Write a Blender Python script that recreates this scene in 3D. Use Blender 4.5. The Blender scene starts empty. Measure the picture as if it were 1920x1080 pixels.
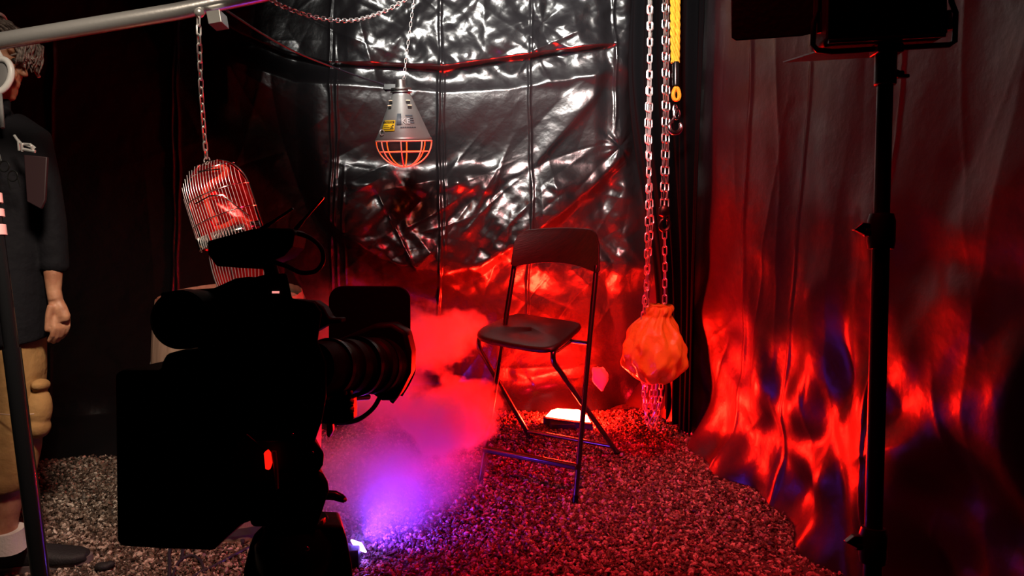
import bpy, bmesh, math, random
import numpy as np
from mathutils import Vector, Matrix
random.seed(7); rng = np.random.default_rng(7)
sc = bpy.context.scene
C = bpy.data.collections.new('stage'); sc.collection.children.link(C)
F = 1450.0; H0 = 1.45
# ------------------------------------------------------------ camera basis
pt = math.radians(11); rl = math.radians(.9)
FW = np.array([0, math.cos(pt), -math.sin(pt)])
_R = np.array([1., 0, 0]); _U = np.array([0, math.sin(pt), math.cos(pt)])
RT = _R*math.cos(rl) - _U*math.sin(rl); UP = _U*math.cos(rl) + _R*math.sin(rl)
CO = np.array([0, 0, H0])
def ray(x, y): return FW + RT*(x-960)/F - UP*(y-540)/F
def P(x, y, z): return CO + ray(x, y)*z
def G(x, y, z0=0.):
    d = ray(x, y); return CO + d*((z0-H0)/d[2])
def px_of(p):
    v = np.asarray(p) - CO; z = np.maximum(v@FW, .05)
    return 960+F*(v@RT)/z, 540-F*(v@UP)/z, z
cam = bpy.data.cameras.new('camera'); co = bpy.data.objects.new('camera', cam); C.objects.link(co)
M = Matrix.Identity(4)
for i in range(3):
    M[i][0] = RT[i]; M[i][1] = UP[i]; M[i][2] = -FW[i]; M[i][3] = CO[i]
co.matrix_world = M; cam.sensor_width = 36; cam.lens = F/1920*36; cam.clip_start = .05
sc.camera = co
vs = sc.view_settings; vs.view_transform = 'Standard'; vs.look = 'None'; vs.gamma = 1; vs.exposure = 0; vs.use_curve_mapping = False
# ------------------------------------------------------------ materials
def mat(name, col, rough=.5, metal=0., spec=.5, bump=None, var=None, emit=None, trans=0., sss=0., coat=0., alpha=1.):
    m = bpy.data.materials.new(name); m.use_nodes = True
    n = m.node_tree.nodes; l = m.node_tree.links; b = n['Principled BSDF']
    b.inputs['Base Color'].default_value = (*col, 1); b.inputs['Roughness'].default_value = rough
    b.inputs['Metallic'].default_value = metal; b.inputs['Specular IOR Level'].default_value = spec
    b.inputs['Transmission Weight'].default_value = trans; b.inputs['Coat Weight'].default_value = coat
    b.inputs['Alpha'].default_value = alpha
    if sss: b.inputs['Subsurface Weight'].default_value = sss; b.inputs['Subsurface Radius'].default_value = (.02, .008, .004); b.inputs['Subsurface Scale'].default_value = .3
    tc = n.new('ShaderNodeTexCoord')
    def noise(s, det=4, st=None):
        t = n.new('ShaderNodeTexNoise'); t.inputs['Scale'].default_value = s; t.inputs['Detail'].default_value = det
        if st:
            mp = n.new('ShaderNodeMapping'); mp.inputs['Scale'].default_value = st
            l.new(tc.outputs['Object'], mp.inputs[0]); l.new(mp.outputs[0], t.inputs['Vector'])
        else: l.new(tc.outputs['Object'], t.inputs['Vector'])
        return t
    if bump:
        t = noise(bump[0], 5, bump[2] if len(bump) > 2 else None); bp = n.new('ShaderNodeBump'); bp.inputs['Strength'].default_value = 1
        bp.inputs['Distance'].default_value = bump[1]
        l.new(t.outputs['Fac'], bp.inputs['Height']); l.new(bp.outputs[0], b.inputs['Normal'])
    if var:   # second colour and noise scale
        t = noise(var[1], 4, var[2] if len(var) > 2 else None); r = n.new('ShaderNodeValToRGB')
        r.color_ramp.elements[0].position = .38; r.color_ramp.elements[1].position = .62
        r.color_ramp.elements[0].color = (*col, 1); r.color_ramp.elements[1].color = (*var[0], 1)
        l.new(t.outputs['Fac'], r.inputs[0]); l.new(r.outputs[0], b.inputs['Base Color'])
    if emit:
        b.inputs['Emission Color'].default_value = (*emit[0], 1); b.inputs['Emission Strength'].default_value = emit[1]
    return m
M_ = {}
def dm(k, *a, **kw): M_[k] = mat(k, *a, **kw)
dm('black_film', (.009, .008, .009), .27, spec=.75, bump=(9, .006), coat=.0)
dm('black_film_side', (.016, .007, .010), .36, spec=.6, bump=(9, .006))
dm('ground', (.05, .036, .03), .9, bump=(60, .02), var=((.09, .065, .05), 40))
dm('rig_black', (.004, .004, .0045), .55, spec=.12, bump=(90, .0006))
dm('rig_gloss', (.004, .004, .004), .25, spec=.35)
dm('fabric_black', (.003, .003, .0035), .95, spec=.03, bump=(200, .001))
dm('stand_black', (.006, .006, .006), .28, spec=.5)
dm('pole_gloss', (.008, .008, .009), .13, spec=.7)
dm('alu', (.8, .8, .79), .25, .85, bump=(80, .0004, (1, 1, 1)))
dm('steel', (.85, .84, .82), .32, .75)
dm('zinc', (.62, .62, .60), .34, 1.)
dm('dark_iron', (.09, .06, .05), .4, 1., bump=(60, .001))
dm('lamp_grey', (.34, .345, .33), .38, .55, bump=(60, .0003), var=((.29, .295, .285), 12))
dm('cage_enamel', (.9, .72, .5), .5, 0)
dm('yellow', (.85, .62, .02), .5)
dm('ink', (.02, .02, .02), .5)
dm('print_grey', (.10, .13, .15), .5)
dm('print_light', (.55, .6, .6), .5)
dm('bulb_red', (.30, .004, .004), .12, spec=.7, emit=((1, .15, .02), 13))
dm('chrome', (.85, .83, .82), .12, 1.)
dm('red_reflector', (.55, .012, .012), .22, .6)
dm('element', (.4, .02, .01), .4, emit=((1, .02, .008), .35))
dm('rope', (.85, .42, .02), .75, var=((.75, .30, .01), 60), bump=(200, .001))
dm('chair_seat', (.034, .0035, .0035), .42, spec=.45, bump=(30, .0006, (1, 12, 1)), var=((.016, .003, .003), 18, (1, 10, 1)))
dm('chair_steel', (.17, .155, .15), .24, .95)
dm('skin', (.46, .22, .125), .55, sss=.15, bump=(60, .0015), var=((.32, .13, .07), 25))
dm('hair', (.07, .045, .038), .5, var=((.30, .24, .21), 70))
dm('shirt', (.0035, .003, .005), .85, spec=.2, bump=(14, .012))
dm('khaki', (.36, .20, .075), .85, spec=.15, bump=(12, .012), var=((.30, .16, .06), 8))
dm('sock', (.7, .66, .62), .9, bump=(120, .002))
dm('shoe', (.012, .010, .012), .7, bump=(150, .002))
dm('shoe_sole', (.16, .12, .12), .7)
dm('white_plastic', (.8, .8, .78), .35)
dm('grey_plastic', (.2, .2, .2), .5)
dm('pink_tape', (.85, .40, .40), .6)
dm('pocket_red', (.016, .003, .005), .6)
dm('oak', (.52, .33, .24), .55, bump=(10, .002, (6, 6, .6)), var=((.42, .25, .18), 8, (6, 6, .5)))
dm('hoop', (.28, .27, .26), .45, .8)
dm('cable', (.03, .025, .04), .45)
dm('gel', (.55, .004, .004), .5, emit=None)
dm('lamp_hood', (.02, .015, .015), .5)
dm('lamp_face', (.8, .3, .2), .4, emit=((1, .006, .0022), 2200))
dm('panel_face', (.8, .1, .1), .4, emit=((1, .0055, .008), 12))
dm('led_face', (.8, .8, .9), .4, emit=((.22, .12, 1), 60))
dm('glint_glow', (.5, .01, .005), .3, emit=((1, .01, .004), 1.3))  # glow standing in for red light caught on the black rig
dm('red_glint', (.6, .03, .01), .3, emit=None)  # red light on black rig parts, put into their colour
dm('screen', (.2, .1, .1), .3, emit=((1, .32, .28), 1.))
dm('clear_film', (.7, .7, .72), .15, spec=.8, bump=(30, .01), alpha=.75)
# stones: one tint per stone
def stone_mat():
    m = bpy.data.materials.new('stones'); m.use_nodes = True; n = m.node_tree.nodes; l = m.node_tree.links; b = n['Principled BSDF']
    g = n.new('ShaderNodeNewGeometry'); r = n.new('ShaderNodeValToRGB'); e = r.color_ramp.elements
    e[0].color = (.03, .018, .013, 1); e[1].color = (.62, .50, .42, 1); e[1].position = 1
    for p, c in ((.35, (.085, .052, .038)), (.60, (.17, .115, .085)), (.80, (.32, .24, .19))):
        x = e.new(p); x.color = (*c, 1)
    l.new(g.outputs['Random Per Island'], r.inputs[0]); l.new(r.outputs[0], b.inputs['Base Color'])
    b.inputs['Roughness'].default_value = .5; b.inputs['Specular IOR Level'].default_value = .5
    return m
M_['stones'] = stone_mat()
def bag_mat():
    m = bpy.data.materials.new('yellow_bag_film'); m.use_nodes = True; n = m.node_tree.nodes; l = m.node_tree.links; b = n['Principled BSDF']
    out = [x for x in n if x.type == 'OUTPUT_MATERIAL'][0]
    b.inputs['Base Color'].default_value = (.80, .60, .05, 1); b.inputs['Roughness'].default_value = .22
    tr = n.new('ShaderNodeBsdfTranslucent'); tr.inputs[0].default_value = (.95, .70, .10, 1)
    mx = n.new('ShaderNodeMixShader'); mx.inputs[0].default_value = .12
    tc = n.new('ShaderNodeTexCoord'); t = n.new('ShaderNodeTexNoise'); t.inputs['Scale'].default_value = 22; t.inputs['Detail'].default_value = 4
    bp = n.new('ShaderNodeBump'); bp.inputs['Distance'].default_value = .012
    l.new(tc.outputs['Object'], t.inputs['Vector']); l.new(t.outputs['Fac'], bp.inputs['Height']); l.new(bp.outputs[0], b.inputs['Normal'])
    l.new(b.outputs[0], mx.inputs[1]); l.new(tr.outputs[0], mx.inputs[2]); l.new(mx.outputs[0], out.inputs[0])
    return m
M_['bag'] = bag_mat()
# ------------------------------------------------------------ mesh helpers
A3 = lambda p: np.array(p, float)
class MB:
    def __init__(s): s.v = []; s.f = []
    def add(s, v, f):
        o = len(s.v); s.v += [tuple(map(float, q)) for q in v]; s.f += [tuple(i+o for i in q) for q in f]; return s
    def tube(s, path, r, n=8, closed=False, cap=True):
        pts = [A3(p) for p in path]; N = len(pts); rs = r if hasattr(r, '__len__') else [r]*N
        tang = []
        for i in range(N):
            a = pts[(i-1) % N] if closed or i > 0 else pts[i]; b = pts[(i+1) % N] if closed or i < N-1 else pts[i]
            t = b-a; tang.append(t/(np.linalg.norm(t)+1e-12))
        u = np.cross(tang[0], [0, 0, 1.]);
        if np.linalg.norm(u) < .05: u = np.cross(tang[0], [0, 1., 0])
        u /= np.linalg.norm(u); V = []
        for i in range(N):
            u = u - tang[i]*(u@tang[i]); u /= np.linalg.norm(u)+1e-12; w = np.cross(tang[i], u)
            for k in range(n):
                a = 2*math.pi*k/n; V.append(pts[i]+rs[i]*(u*math.cos(a)+w*math.sin(a)))
        Fc = []
        for i in range(N if closed else N-1):
            j = (i+1) % N
            for k in range(n): Fc.append((i*n+k, i*n+(k+1) % n, j*n+(k+1) % n, j*n+k))
        if cap and not closed: Fc += [tuple(range(n))[::-1], tuple((N-1)*n+k for k in range(n))]
        return s.add(V, Fc)
    def loft(s, rings):   # closed rings of the same length
        n = len(rings[0]); V = [p for r in rings for p in r]; Fc = []
        for i in range(len(rings)-1):
            for k in range(n): Fc.append((i*n+k, i*n+(k+1) % n, (i+1)*n+(k+1) % n, (i+1)*n+k))
        Fc += [tuple(range(n))[::-1], tuple((len(rings)-1)*n+k for k in range(n))]
        return s.add(V, Fc)
    def oval(s, secs, n=28, p=2.3, ax=(1, 0, 0), ay=(0, 1, 0)):  # secs: (centre, rx, ry)
        ax = A3(ax); ay = A3(ay); R = []
        for c, rx, ry in secs:
            q = []
            for k in range(n):
                a = 2*math.pi*k/n; cx, sy = math.cos(a), math.sin(a)
                q.append(A3(c)+ax*rx*math.copysign(abs(cx)**(2/p), cx)+ay*ry*math.copysign(abs(sy)**(2/p), sy))
            R.append(q)
        return s.loft(R)
    def box(s, c, size, ax=None):
        ax = np.eye(3) if ax is None else ax; V = []
        for i in (-1, 1):
            for j in (-1, 1):
                for k in (-1, 1): V.append(A3(c)+ax[0]*size[0]*i/2+ax[1]*size[1]*j/2+ax[2]*size[2]*k/2)
        return s.add(V, [(0, 1, 3, 2), (4, 6, 7, 5), (0, 4, 5, 1), (2, 3, 7, 6), (0, 2, 6, 4), (1, 5, 7, 3)])
    def ball(s, c, r, ax=None, nu=20, nv=12):
        r = r if hasattr(r, '__len__') else (r, r, r); ax = np.eye(3) if ax is None else ax
        V = []; Fc = []
        for i in range(1, nv):
            th = math.pi*i/nv
            for k in range(nu):
                a = 2*math.pi*k/nu
                V.append(A3(c)+ax[0]*r[0]*math.sin(th)*math.cos(a)+ax[1]*r[1]*math.sin(th)*math.sin(a)+ax[2]*r[2]*math.cos(th))
        t = len(V); V += [A3(c)+ax[2]*r[2], A3(c)-ax[2]*r[2]]
        for i in range(nv-2):
            for k in range(nu): Fc.append((i*nu+k, (i+1)*nu+k, (i+1)*nu+(k+1) % nu, i*nu+(k+1) % nu))
        for k in range(nu): Fc.append((t, k, (k+1) % nu)); Fc.append((t+1, (nv-2)*nu+(k+1) % nu, (nv-2)*nu+k))
        return s.add(V, Fc)
    def lathe(s, prof, o=(0, 0, 0), axis=(0, 0, 1), n=32, cap=False):   # prof: (r, t)
        axis = A3(axis)/np.linalg.norm(axis); u = np.cross(axis, [0, 1., .01]); u /= np.linalg.norm(u); w = np.cross(axis, u)
        V = []; Fc = []
        for r, t in prof:
            for k in range(n):
                a = 2*math.pi*k/n; V.append(A3(o)+axis*t+r*(u*math.cos(a)+w*math.sin(a)))
        for i in range(len(prof)-1):
            for k in range(n): Fc.append((i*n+k, i*n+(k+1) % n, (i+1)*n+(k+1) % n, (i+1)*n+k))
        if cap: Fc += [tuple(range(n))[::-1], tuple((len(prof)-1)*n+k for k in range(n))]
        return s.add(V, Fc)
    def prism(s, poly, zc, th, skew=(0, 0)):   # outline in view pixels, real thickness away from the camera
        a = [P(x, y, zc) for x, y in poly]; d = FW*th+RT*skew[0]+UP*skew[1]; n = len(a)
        V = a+[p+d for p in a]
        Fc = [tuple(range(n)), tuple(range(2*n-1, n-1, -1))]+[(i, n+i, n+(i+1) % n, (i+1) % n) for i in range(n)]
        return s.add(V, Fc)
    def build(s, name, m, parent=None, smooth=True, bevel=0, remesh=0, sm=0, ang=40, sub=0):
        me = bpy.data.meshes.new(name); 
        piv = A3(parent['_o']) if parent is not None and '_o' in parent else np.zeros(3)
        if parent is None: piv = np.mean(np.array(s.v), 0); piv[2] = min(v[2] for v in s.v)
        me.from_pydata([tuple(A3(v)-piv) for v in s.v], [], s.f)
        bm = bmesh.new(); bm.from_mesh(me); bmesh.ops.recalc_face_normals(bm, faces=bm.faces); bm.to_mesh(me); bm.free()
        me.materials.append(M_[m] if isinstance(m, str) else m)
        o = bpy.data.objects.new(name, me); C.objects.link(o)
        if parent is None: o.location = piv
        else: o.parent = parent
        o['_o'] = [float(q) for q in piv]
        if smooth:
            me.polygons.foreach_set('use_smooth', [True]*len(me.polygons))
            if not remesh:
                try: me.set_sharp_from_angle(angle=math.radians(ang))
                except Exception: pass
        if bevel:
            b = o.modifiers.new('b', 'BEVEL'); b.width = bevel; b.segments = 3; b.limit_method = 'ANGLE'; b.angle_limit = math.radians(40)
        if remesh:
            r = o.modifiers.new('r', 'REMESH'); r.mode = 'VOXEL'; r.voxel_size = remesh; r.use_smooth_shade = True
            if sm:
                q = o.modifiers.new('s', 'SMOOTH'); q.iterations = sm; q.factor = .6
        if sub:
            q = o.modifiers.new('s', 'SUBSURF'); q.levels = sub; q.render_levels = sub
        return o
def tag(o, label, cat, group=None, kind=None):
    o['label'] = label; o['category'] = cat
    if group: o['group'] = group
    if kind: o['kind'] = kind
    return o
def thing(name, loc, label, cat, group=None):
    o = bpy.data.objects.new(name, None); C.objects.link(o); o.location = tuple(float(q) for q in loc); o['_o'] = [float(q) for q in loc]
    o.empty_display_size = .1
    return tag(o, label, cat, group)
def bez(pts, n=12):   # catmull-rom through points
    p = [A3(q) for q in pts]; p = [2*p[0]-p[1]]+p+[2*p[-1]-p[-2]]; out = []
    for i in range(1, len(p)-2):
        for k in range(n):
            t = k/n; a, b, c, d = p[i-1:i+3]
            out.append(.5*((2*b)+(-a+c)*t+(2*a-5*b+4*c-d)*t*t+(-a+3*b-3*c+d)*t**3))
    out.append(p[-2]); return out
def rrect(x0, y0, x1, y1, r, n=6):
    o = []
    for cx, cy, a0 in ((x1-r, y0+r, -90), (x1-r, y1-r, 0), (x0+r, y1-r, 90), (x0+r, y0+r, 180)):
        for k in range(n+1):
            a = math.radians(a0+90*k/n); o.append((cx+r*math.cos(a), cy+r*math.sin(a)))
    return o
def rowgrid(name, Pw, m, flip=False):   # big regular grid of points
    ny, nx, _ = Pw.shape; me = bpy.data.meshes.new(name)
    idx = np.arange(ny*nx).reshape(ny, nx)
    q = np.stack([idx[:-1, :-1], idx[:-1, 1:], idx[1:, 1:], idx[1:, :-1]], -1).reshape(-1, 4)
    if flip: q = q[:, ::-1]
    me.vertices.add(ny*nx); me.vertices.foreach_set('co', Pw.reshape(-1).astype(np.float32))
    me.loops.add(q.size); me.loops.foreach_set('vertex_index', q.reshape(-1).astype(np.int32))
    me.polygons.add(len(q)); me.polygons.foreach_set('loop_start', np.arange(0, q.size, 4, dtype=np.int32))
    me.polygons.foreach_set('use_smooth', np.ones(len(q), bool)); me.update(calc_edges=True)
    me.materials.append(M_[m]); o = bpy.data.objects.new(name, me); C.objects.link(o); o['kind'] = 'structure'
    return o
# ------------------------------------------------------------ sheeting relief
tri = lambda t: np.abs((t % 1.)*2-1)
def ridge(X, Y, pts, up, dn, amp, fade=60):
    xs, ys = zip(*pts); c = np.interp(X, xs, ys); d = Y-c
    g = np.where(d < 0, np.exp(-np.abs(d/up)**1.6), np.exp(-(d/dn)**2))
    e = np.clip((X-xs[0])/fade, 0, 1)*np.clip((xs[-1]-X)/fade, 0, 1)
    return amp*g*e*e*(3-2*e)
def seam(X, Y, x, y0, y1, w, amp, wob=3, ph=0.):
    c = x+wob*np.sin(Y/60.+ph)+wob*.4*np.sin(Y/17.+ph*3); e = np.clip((Y-y0)/30, 0, 1)*np.clip((y1-Y)/30, 0, 1)
    return amp*e*np.exp(-((X-c)/w)**2)
def creases(X, Y, n, box, L, w, a, ang=None, seed=1):
    r = np.random.default_rng(seed); h = np.zeros_like(X)
    for i in range(n):
        x0 = r.uniform(box[0], box[2]); y0 = r.uniform(box[1], box[3]); th = r.uniform(0, math.pi) if ang is None else r.normal(ang[0], ang[1])
        l = r.uniform(*L); ww = r.uniform(*w); aa = r.uniform(*a)*r.choice([1, 1, -1])
        m = (np.abs(X-x0) < 2.2*l) & (np.abs(Y-y0) < 2.2*l)
        if not m.any(): continue
        xx = X[m]-x0; yy = Y[m]-y0; t = xx*math.cos(th)+yy*math.sin(th); q = -xx*math.sin(th)+yy*math.cos(th)+.0009*t*t*r.uniform(-1, 1)
        h[m] += aa*np.exp(-(t/l)**2)*np.exp(-np.abs(q)/ww)
    return h
def pinch(X, Y, x0, y0, R, k, a, seed=1):
    r = np.random.default_rng(seed); dx = X-x0; dy = Y-y0; rr = np.hypot(dx, dy)+1e-3; th = np.arctan2(dy, dx)
    f = sum(tri(th/(2*math.pi)*kk+r.uniform())*w for kk, w in ((k, 1), (k*2, .5), (k*3, .3)))
    return a*f*np.minimum(rr/R*1.6, 1)*np.exp(-(rr/R)**1.5)
def crumple(X, Y, seed, lam=(220, 34), n=9, warp=30):
    r = np.random.default_rng(seed); h = np.zeros_like(X); wx = X.copy(); wy = Y.copy()
    for i in range(n):
        l = lam[0]*(lam[1]/lam[0])**(i/(n-1)); th = r.uniform(0, math.pi); 
        wx2 = wx+warp*np.sin(wy/l*2.1+r.uniform(0, 6)); wy2 = wy+warp*np.sin(wx/l*1.7+r.uniform(0, 6))
        h += l*tri((wx2*math.cos(th)+wy2*math.sin(th))/l+r.uniform())
    return h/lam[0]
def sstep(a, b, x):
    t = np.clip((x-a)/(b-a), 0, 1); return t*t*(3-2*t)
HT = 2.62
def blur(h, sg):
    k = int(3*sg+1); w = np.exp(-.5*(np.arange(-k, k+1)/sg)**2); w /= w.sum()
    for ax in (0, 1):
        p = np.pad(h, [(k, k) if i == ax else (0, 0) for i in (0, 1)], 'edge')
        h = sum(w[i]*(p[i:i+h.shape[0]] if ax == 0 else p[:, i:i+h.shape[1]]) for i in range(2*k+1))
    return h
def wall(name, A, B, ds, m, hf, flip=False):
    A = A3((*A, 0)); B = A3((*B, 0)); L = np.linalg.norm(B-A); t = (B-A)/L; n = A3((t[1], -t[0], 0))
    if flip: n = -n
    S, Z = np.meshgrid(np.arange(0, L+ds, ds), np.arange(0, HT+ds, ds)); base = A+S[..., None]*t+Z[..., None]*A3((0, 0, 1))
    X, Y, zc = px_of(base); h = hf(S, Z, X, Y)
    o = rowgrid(name, base+h[..., None]*n, m, flip); 
    return o
def h_back(S, Z, X, Y):
    h = .03+.006*np.sin(S*5+Z*1.3)+.010*np.sin(S*2.3+1)
    h += ridge(X, Y, ((380, 20), (460, 66), (540, 100), (620, 120), (700, 122), (830, 128), (1000, 104), (1160, 84)), 105, 5, .070)
    h += ridge(X, Y, ((380, 90), (480, 130), (560, 158), (700, 168), (830, 178), (950, 172), (1160, 138)), 24, 120, .085)
    h += ridge(X, Y, ((560, 330), (640, 420), (720, 474), (830, 500), (900, 480), (1000, 420), (1100, 340), (1190, 250)), 150, 26, .095)
    h += ridge(X, Y, ((640, 330), (720, 346), (820, 350)), 26, 14, .012, 30)
    h += ridge(X, Y, ((830, 330), (900, 352), (1000, 300), (1130, 150)), 40, 14, .018, 30)
    h += ridge(X, Y, ((360, 180), (440, 190), (560, 260), (640, 300)), 60, 30, .02)
    h += ridge(X, Y, ((500, 330), (570, 352), (640, 345), (760, 330), (900, 345)), 14, 10, .006)
    h += ridge(X, Y, ((950, 690), (1000, 705), (1160, 712)), 16, 14, .012, 20)
    right = sstep(600, 700, X)*(1-sstep(1120, 1200, X)*.3)
    top = 1-sstep(120, 175, Y); mid = sstep(300, 350, Y)*(1-sstep(490, 560, Y))
    cr = crumple(X, Y, 3, (200, 26), 10, 26)
    h += blur(cr*(.002+.024*right*top+.020*right*mid+.002*sstep(500, 640, X)), 2.)
    cr2 = crumple(X, Y, 9, (60, 11), 8, 10)
    h += cr2*(.0002+.0012*right*top+.0010*right*mid)
    h += creases(X, Y, 70, (630, -120, 1190, 120), (20, 90), (4, 12), (.002, .009), seed=2)
    h += creases(X, Y, 60, (640, 300, 1180, 500), (20, 80), (4, 12), (.002, .008), (2.4, .6), seed=3)
    h += creases(X, Y, 40, (350, -50, 1180, 560), (30, 120), (3, 7), (.001, .004), seed=4)
    h += creases(X, Y, 30, (640, 120, 1190, 330), (30, 130), (10, 30), (.001, .0045), (2.6, .5), seed=5)
    h += creases(X, Y, 16, (60, 0, 600, 800), (60, 200), (12, 40), (.003, .008), (1.0, .5), seed=6)
    h += creases(X, Y, 26, (780, 500, 1180, 760), (30, 120), (8, 24), (.003, .009), seed=8)
    for x, y0, y1, w, a, p in ((105, 60, 640, 3, .006, 0), (98, 640, 830, 3, .006, 2), (328, -400, 620, 2.5, .010, 1), (337, -400, 620, 2.5, .008, 2.5), (626, -400, 760, 2.2, .008, 3),
                               (636, 60, 760, 2.2, .006, 4), (651, 300, 560, 2, .004, 4), (823, -400, 620, 2.6, .012, .5), (832, 100, 480, 2, .006, 1.5), (988, -400, 600, 2.4, .009, 2), (1141, -400, 250, 2.6, .010, 5)):
        h += seam(X, Y, x, y0, y1, w, a, 2, p)
    dd = (X-705)*math.sin(1.1)-(Y-345)*math.cos(1.1); tt = (X-705)*math.cos(1.1)+(Y-345)*math.sin(1.1)
    h += .010*np.exp(-np.abs(dd)/3)*np.clip(tt/20, 0, 1)*np.clip((190-tt)/20, 0, 1)
    h += pinch(X, Y, 1150, 275, 34, 4, .014, 4)+pinch(X, Y, 1010, 50, 60, 3, .02, 5)
    # hanging pleats where the sheet gathers in the corner
    pl = sstep(1090, 1180, X)
    h += pl*.035*(1+np.sin((X+10*np.sin(Y/130))/13.))*(.6+.4*np.sin(Y/170.+1))
    xw = S*.9916-3.4
    h += (.34+.05*np.sin(S*11)+.03*np.sin(S*29))*np.clip(1-Z/.07, 0, 1)*(1-sstep(-1.5, -.7, xw))
    # skirt that spills onto the ground
    h += .16*np.clip(1-Z/.16, 0, 1)**2*(1+.35*np.sin(S*9)+.2*np.sin(S*23))
    return h
def h_right(S, Z, X, Y):
    h = .02+.018*np.sin(S*3.1+.6*np.sin(Z*2)+.5)+.010*np.sin(S*7.3+Z*.9+1)+.004*np.sin(S*15-Z*1.5)
    low = 1-sstep(.45, 1.1, Z); near = sstep(1.2, 1.9, S)*(1-sstep(1.2, 1.6, Z))
    g = (crumple(S*400, Z*240, 21, (260, 60), 7, 34)-1.7)*(.004+.050*low+.020*near)
    g += creases(S*400, Z*400, 46, (150, 0, 1500, 420), (60, 180), (14, 40), (.006, .030), (1.9, .4), seed=31)
    g += creases(S*400, Z*400, 90, (620, 130, 1300, 560), (8, 20), (7, 12), (.003, .008), seed=34)
    for x, y, R, a, k in ((1455, 810, 150, .05, 3), (1582, 815, 130, .04, 3), (1395, 900, 90, .03, 3), (1820, 770, 200, .04, 3), (1760, 480, 150, .035, 3)):
        g += pinch(X, Y, x, y, R, k, a, int(x))
    h += blur(g, 4.5)
    h += creases(S*400, Z*400, 24, (100, 0, 1500, 300), (20, 80), (4, 10), (.002, .007), (1.2, .7), seed=32)
    h += creases(S*400, Z*400, 30, (0, 250, 1500, 1040), (100, 350), (6, 18), (.002, .006), (1.57, .12), seed=33)
    for x, x2, a in ((1415, 1400, .006), (1522, 1490, .006), (1700, 1690, .008)):
        c = x+(x2-x)*np.clip(Y/700, 0, 1)+4*np.sin(Y/80.); h += a*np.exp(-((X-c)/3)**2)
    h += .07*np.clip(1-Z/.22, 0, 1)**2*(1+.30*np.sin(S*8+1)+.2*np.sin(S*19))
    return h
CB = (.80, 4.20)
wall('wall_back', (-3.4, 3.76), CB, .005, 'black_film', h_back)
wall('wall_right', CB, (1.90, -.8), .0065, 'black_film_side', h_right)
# black pleated curtain strip closing the corner
def corner():
    S, Z = np.meshgrid(np.arange(0, .36, .004), np.arange(0.02, HT, .02)); t = S/.36
    x = .62+.24*t-.04*np.sin(Z*1.2)*(1-t); y = 3.90-.36*t; n = A3((-.77, -.63, 0))
    w = .018*np.sin(t*26+.8*np.sin(Z*1.7))+.010*np.sin(t*61+Z)
    nar = .35+.65*sstep(.5, 1.9, Z); x = .85+(x-.85)*nar
    Pw = np.stack([x+w*n[0], y+w*n[1], Z], -1); o = rowgrid('corner_curtain', Pw, 'fabric_black'); o['kind'] = 'thing'
    tag(o, 'narrow dark hanging drape in the corner behind the hoist chains', 'curtain')
    s = o.modifiers.new('s', 'SOLIDIFY'); s.thickness = .003
corner()
# floor and ceiling
m = MB(); m.box((-.6, 1.9, -.05), (6, 6.4, .1)); o = m.build('floor', 'ground', smooth=False); o['kind'] = 'structure'
m = MB(); m.box((-.6, 1.9, HT+.03), (6, 6.4, .04)); o = m.build('ceiling', 'fabric_black', smooth=False); o['kind'] = 'structure'
m = MB(); m.box((-3.42, 1.5, HT/2), (.03, 4.7, HT)); o = m.build('wall_left', 'fabric_black', smooth=False); o['kind'] = 'structure'
# ------------------------------------------------------------ gravel
def gravel():
    bm = bmesh.new(); bmesh.ops.create_icosphere(bm, subdivisions=1, radius=1); bv = np.array([v.co[:] for v in bm.verts]); bf = np.array([[v.index for v in f.verts] for f in bm.faces]); bm.free()
    xs = []; 
    while len(xs) < 62000:
        y = rng.uniform(2.05, 3.95, 8000); x = rng.uniform(-2.45, 1.15, 8000)
        if len(xs): pass
        xx, yy, zz = px_of(np.stack([x, y, 0*x], -1)); ok = (xx > -40) & (xx < 1640) & (yy < 1110) & ((x > -1.0) | (y < 3.40+.03*np.sin(x*9))) & (x < 1.0-(y-2.35)*.17+.10)
        xs += list(zip(x[ok], y[ok]))
    xs = np.array(xs[:62000]); N = len(xs)
    s = rng.uniform(.0045, .0085, N)*rng.choice([1, 1, 1.35], N); z = rng.uniform(-.001, .010, N)+.006*np.sin(xs[:, 0]*5)*np.sin(xs[:, 1]*6)
    q = rng.normal(size=(N, 4)); q /= np.linalg.norm(q, axis=1)[:, None]; w, x, y, zq = q.T
    Rm = np.stack([1-2*(y*y+zq*zq), 2*(x*y-w*zq), 2*(x*zq+w*y), 2*(x*y+w*zq), 1-2*(x*x+zq*zq), 2*(y*zq-w*x), 2*(x*zq-w*y), 2*(y*zq+w*x), 1-2*(x*x+y*y)], -1).reshape(N, 3, 3)
    st = rng.uniform(.6, 1.25, (N, 1, 3))*np.array([1.25, .95, .65]); jit = rng.uniform(.82, 1.15, (N, 12, 1))
    V = np.einsum('nij,nkj->nki', Rm, bv[None]*jit*st)*s[:, None, None]+np.stack([xs[:, 0], xs[:, 1], z], -1)[:, None]
    T = (bf[None]+12*np.arange(N)[:, None, None]).reshape(-1, 3)
    me = bpy.data.meshes.new('gravel'); me.vertices.add(N*12); me.vertices.foreach_set('co', V.reshape(-1).astype(np.float32))
    me.loops.add(T.size); me.loops.foreach_set('vertex_index', T.reshape(-1).astype(np.int32)); me.polygons.add(len(T))
    me.polygons.foreach_set('loop_start', np.arange(0, T.size, 3, dtype=np.int32)); me.polygons.foreach_set('use_smooth', np.zeros(len(T), bool)); me.update(calc_edges=True)
    me.materials.append(M_['stones']); o = bpy.data.objects.new('gravel', me); C.objects.link(o)
    tag(o, 'loose brown and pale gravel covering the ground', 'gravel', kind='stuff')
gravel()
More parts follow.
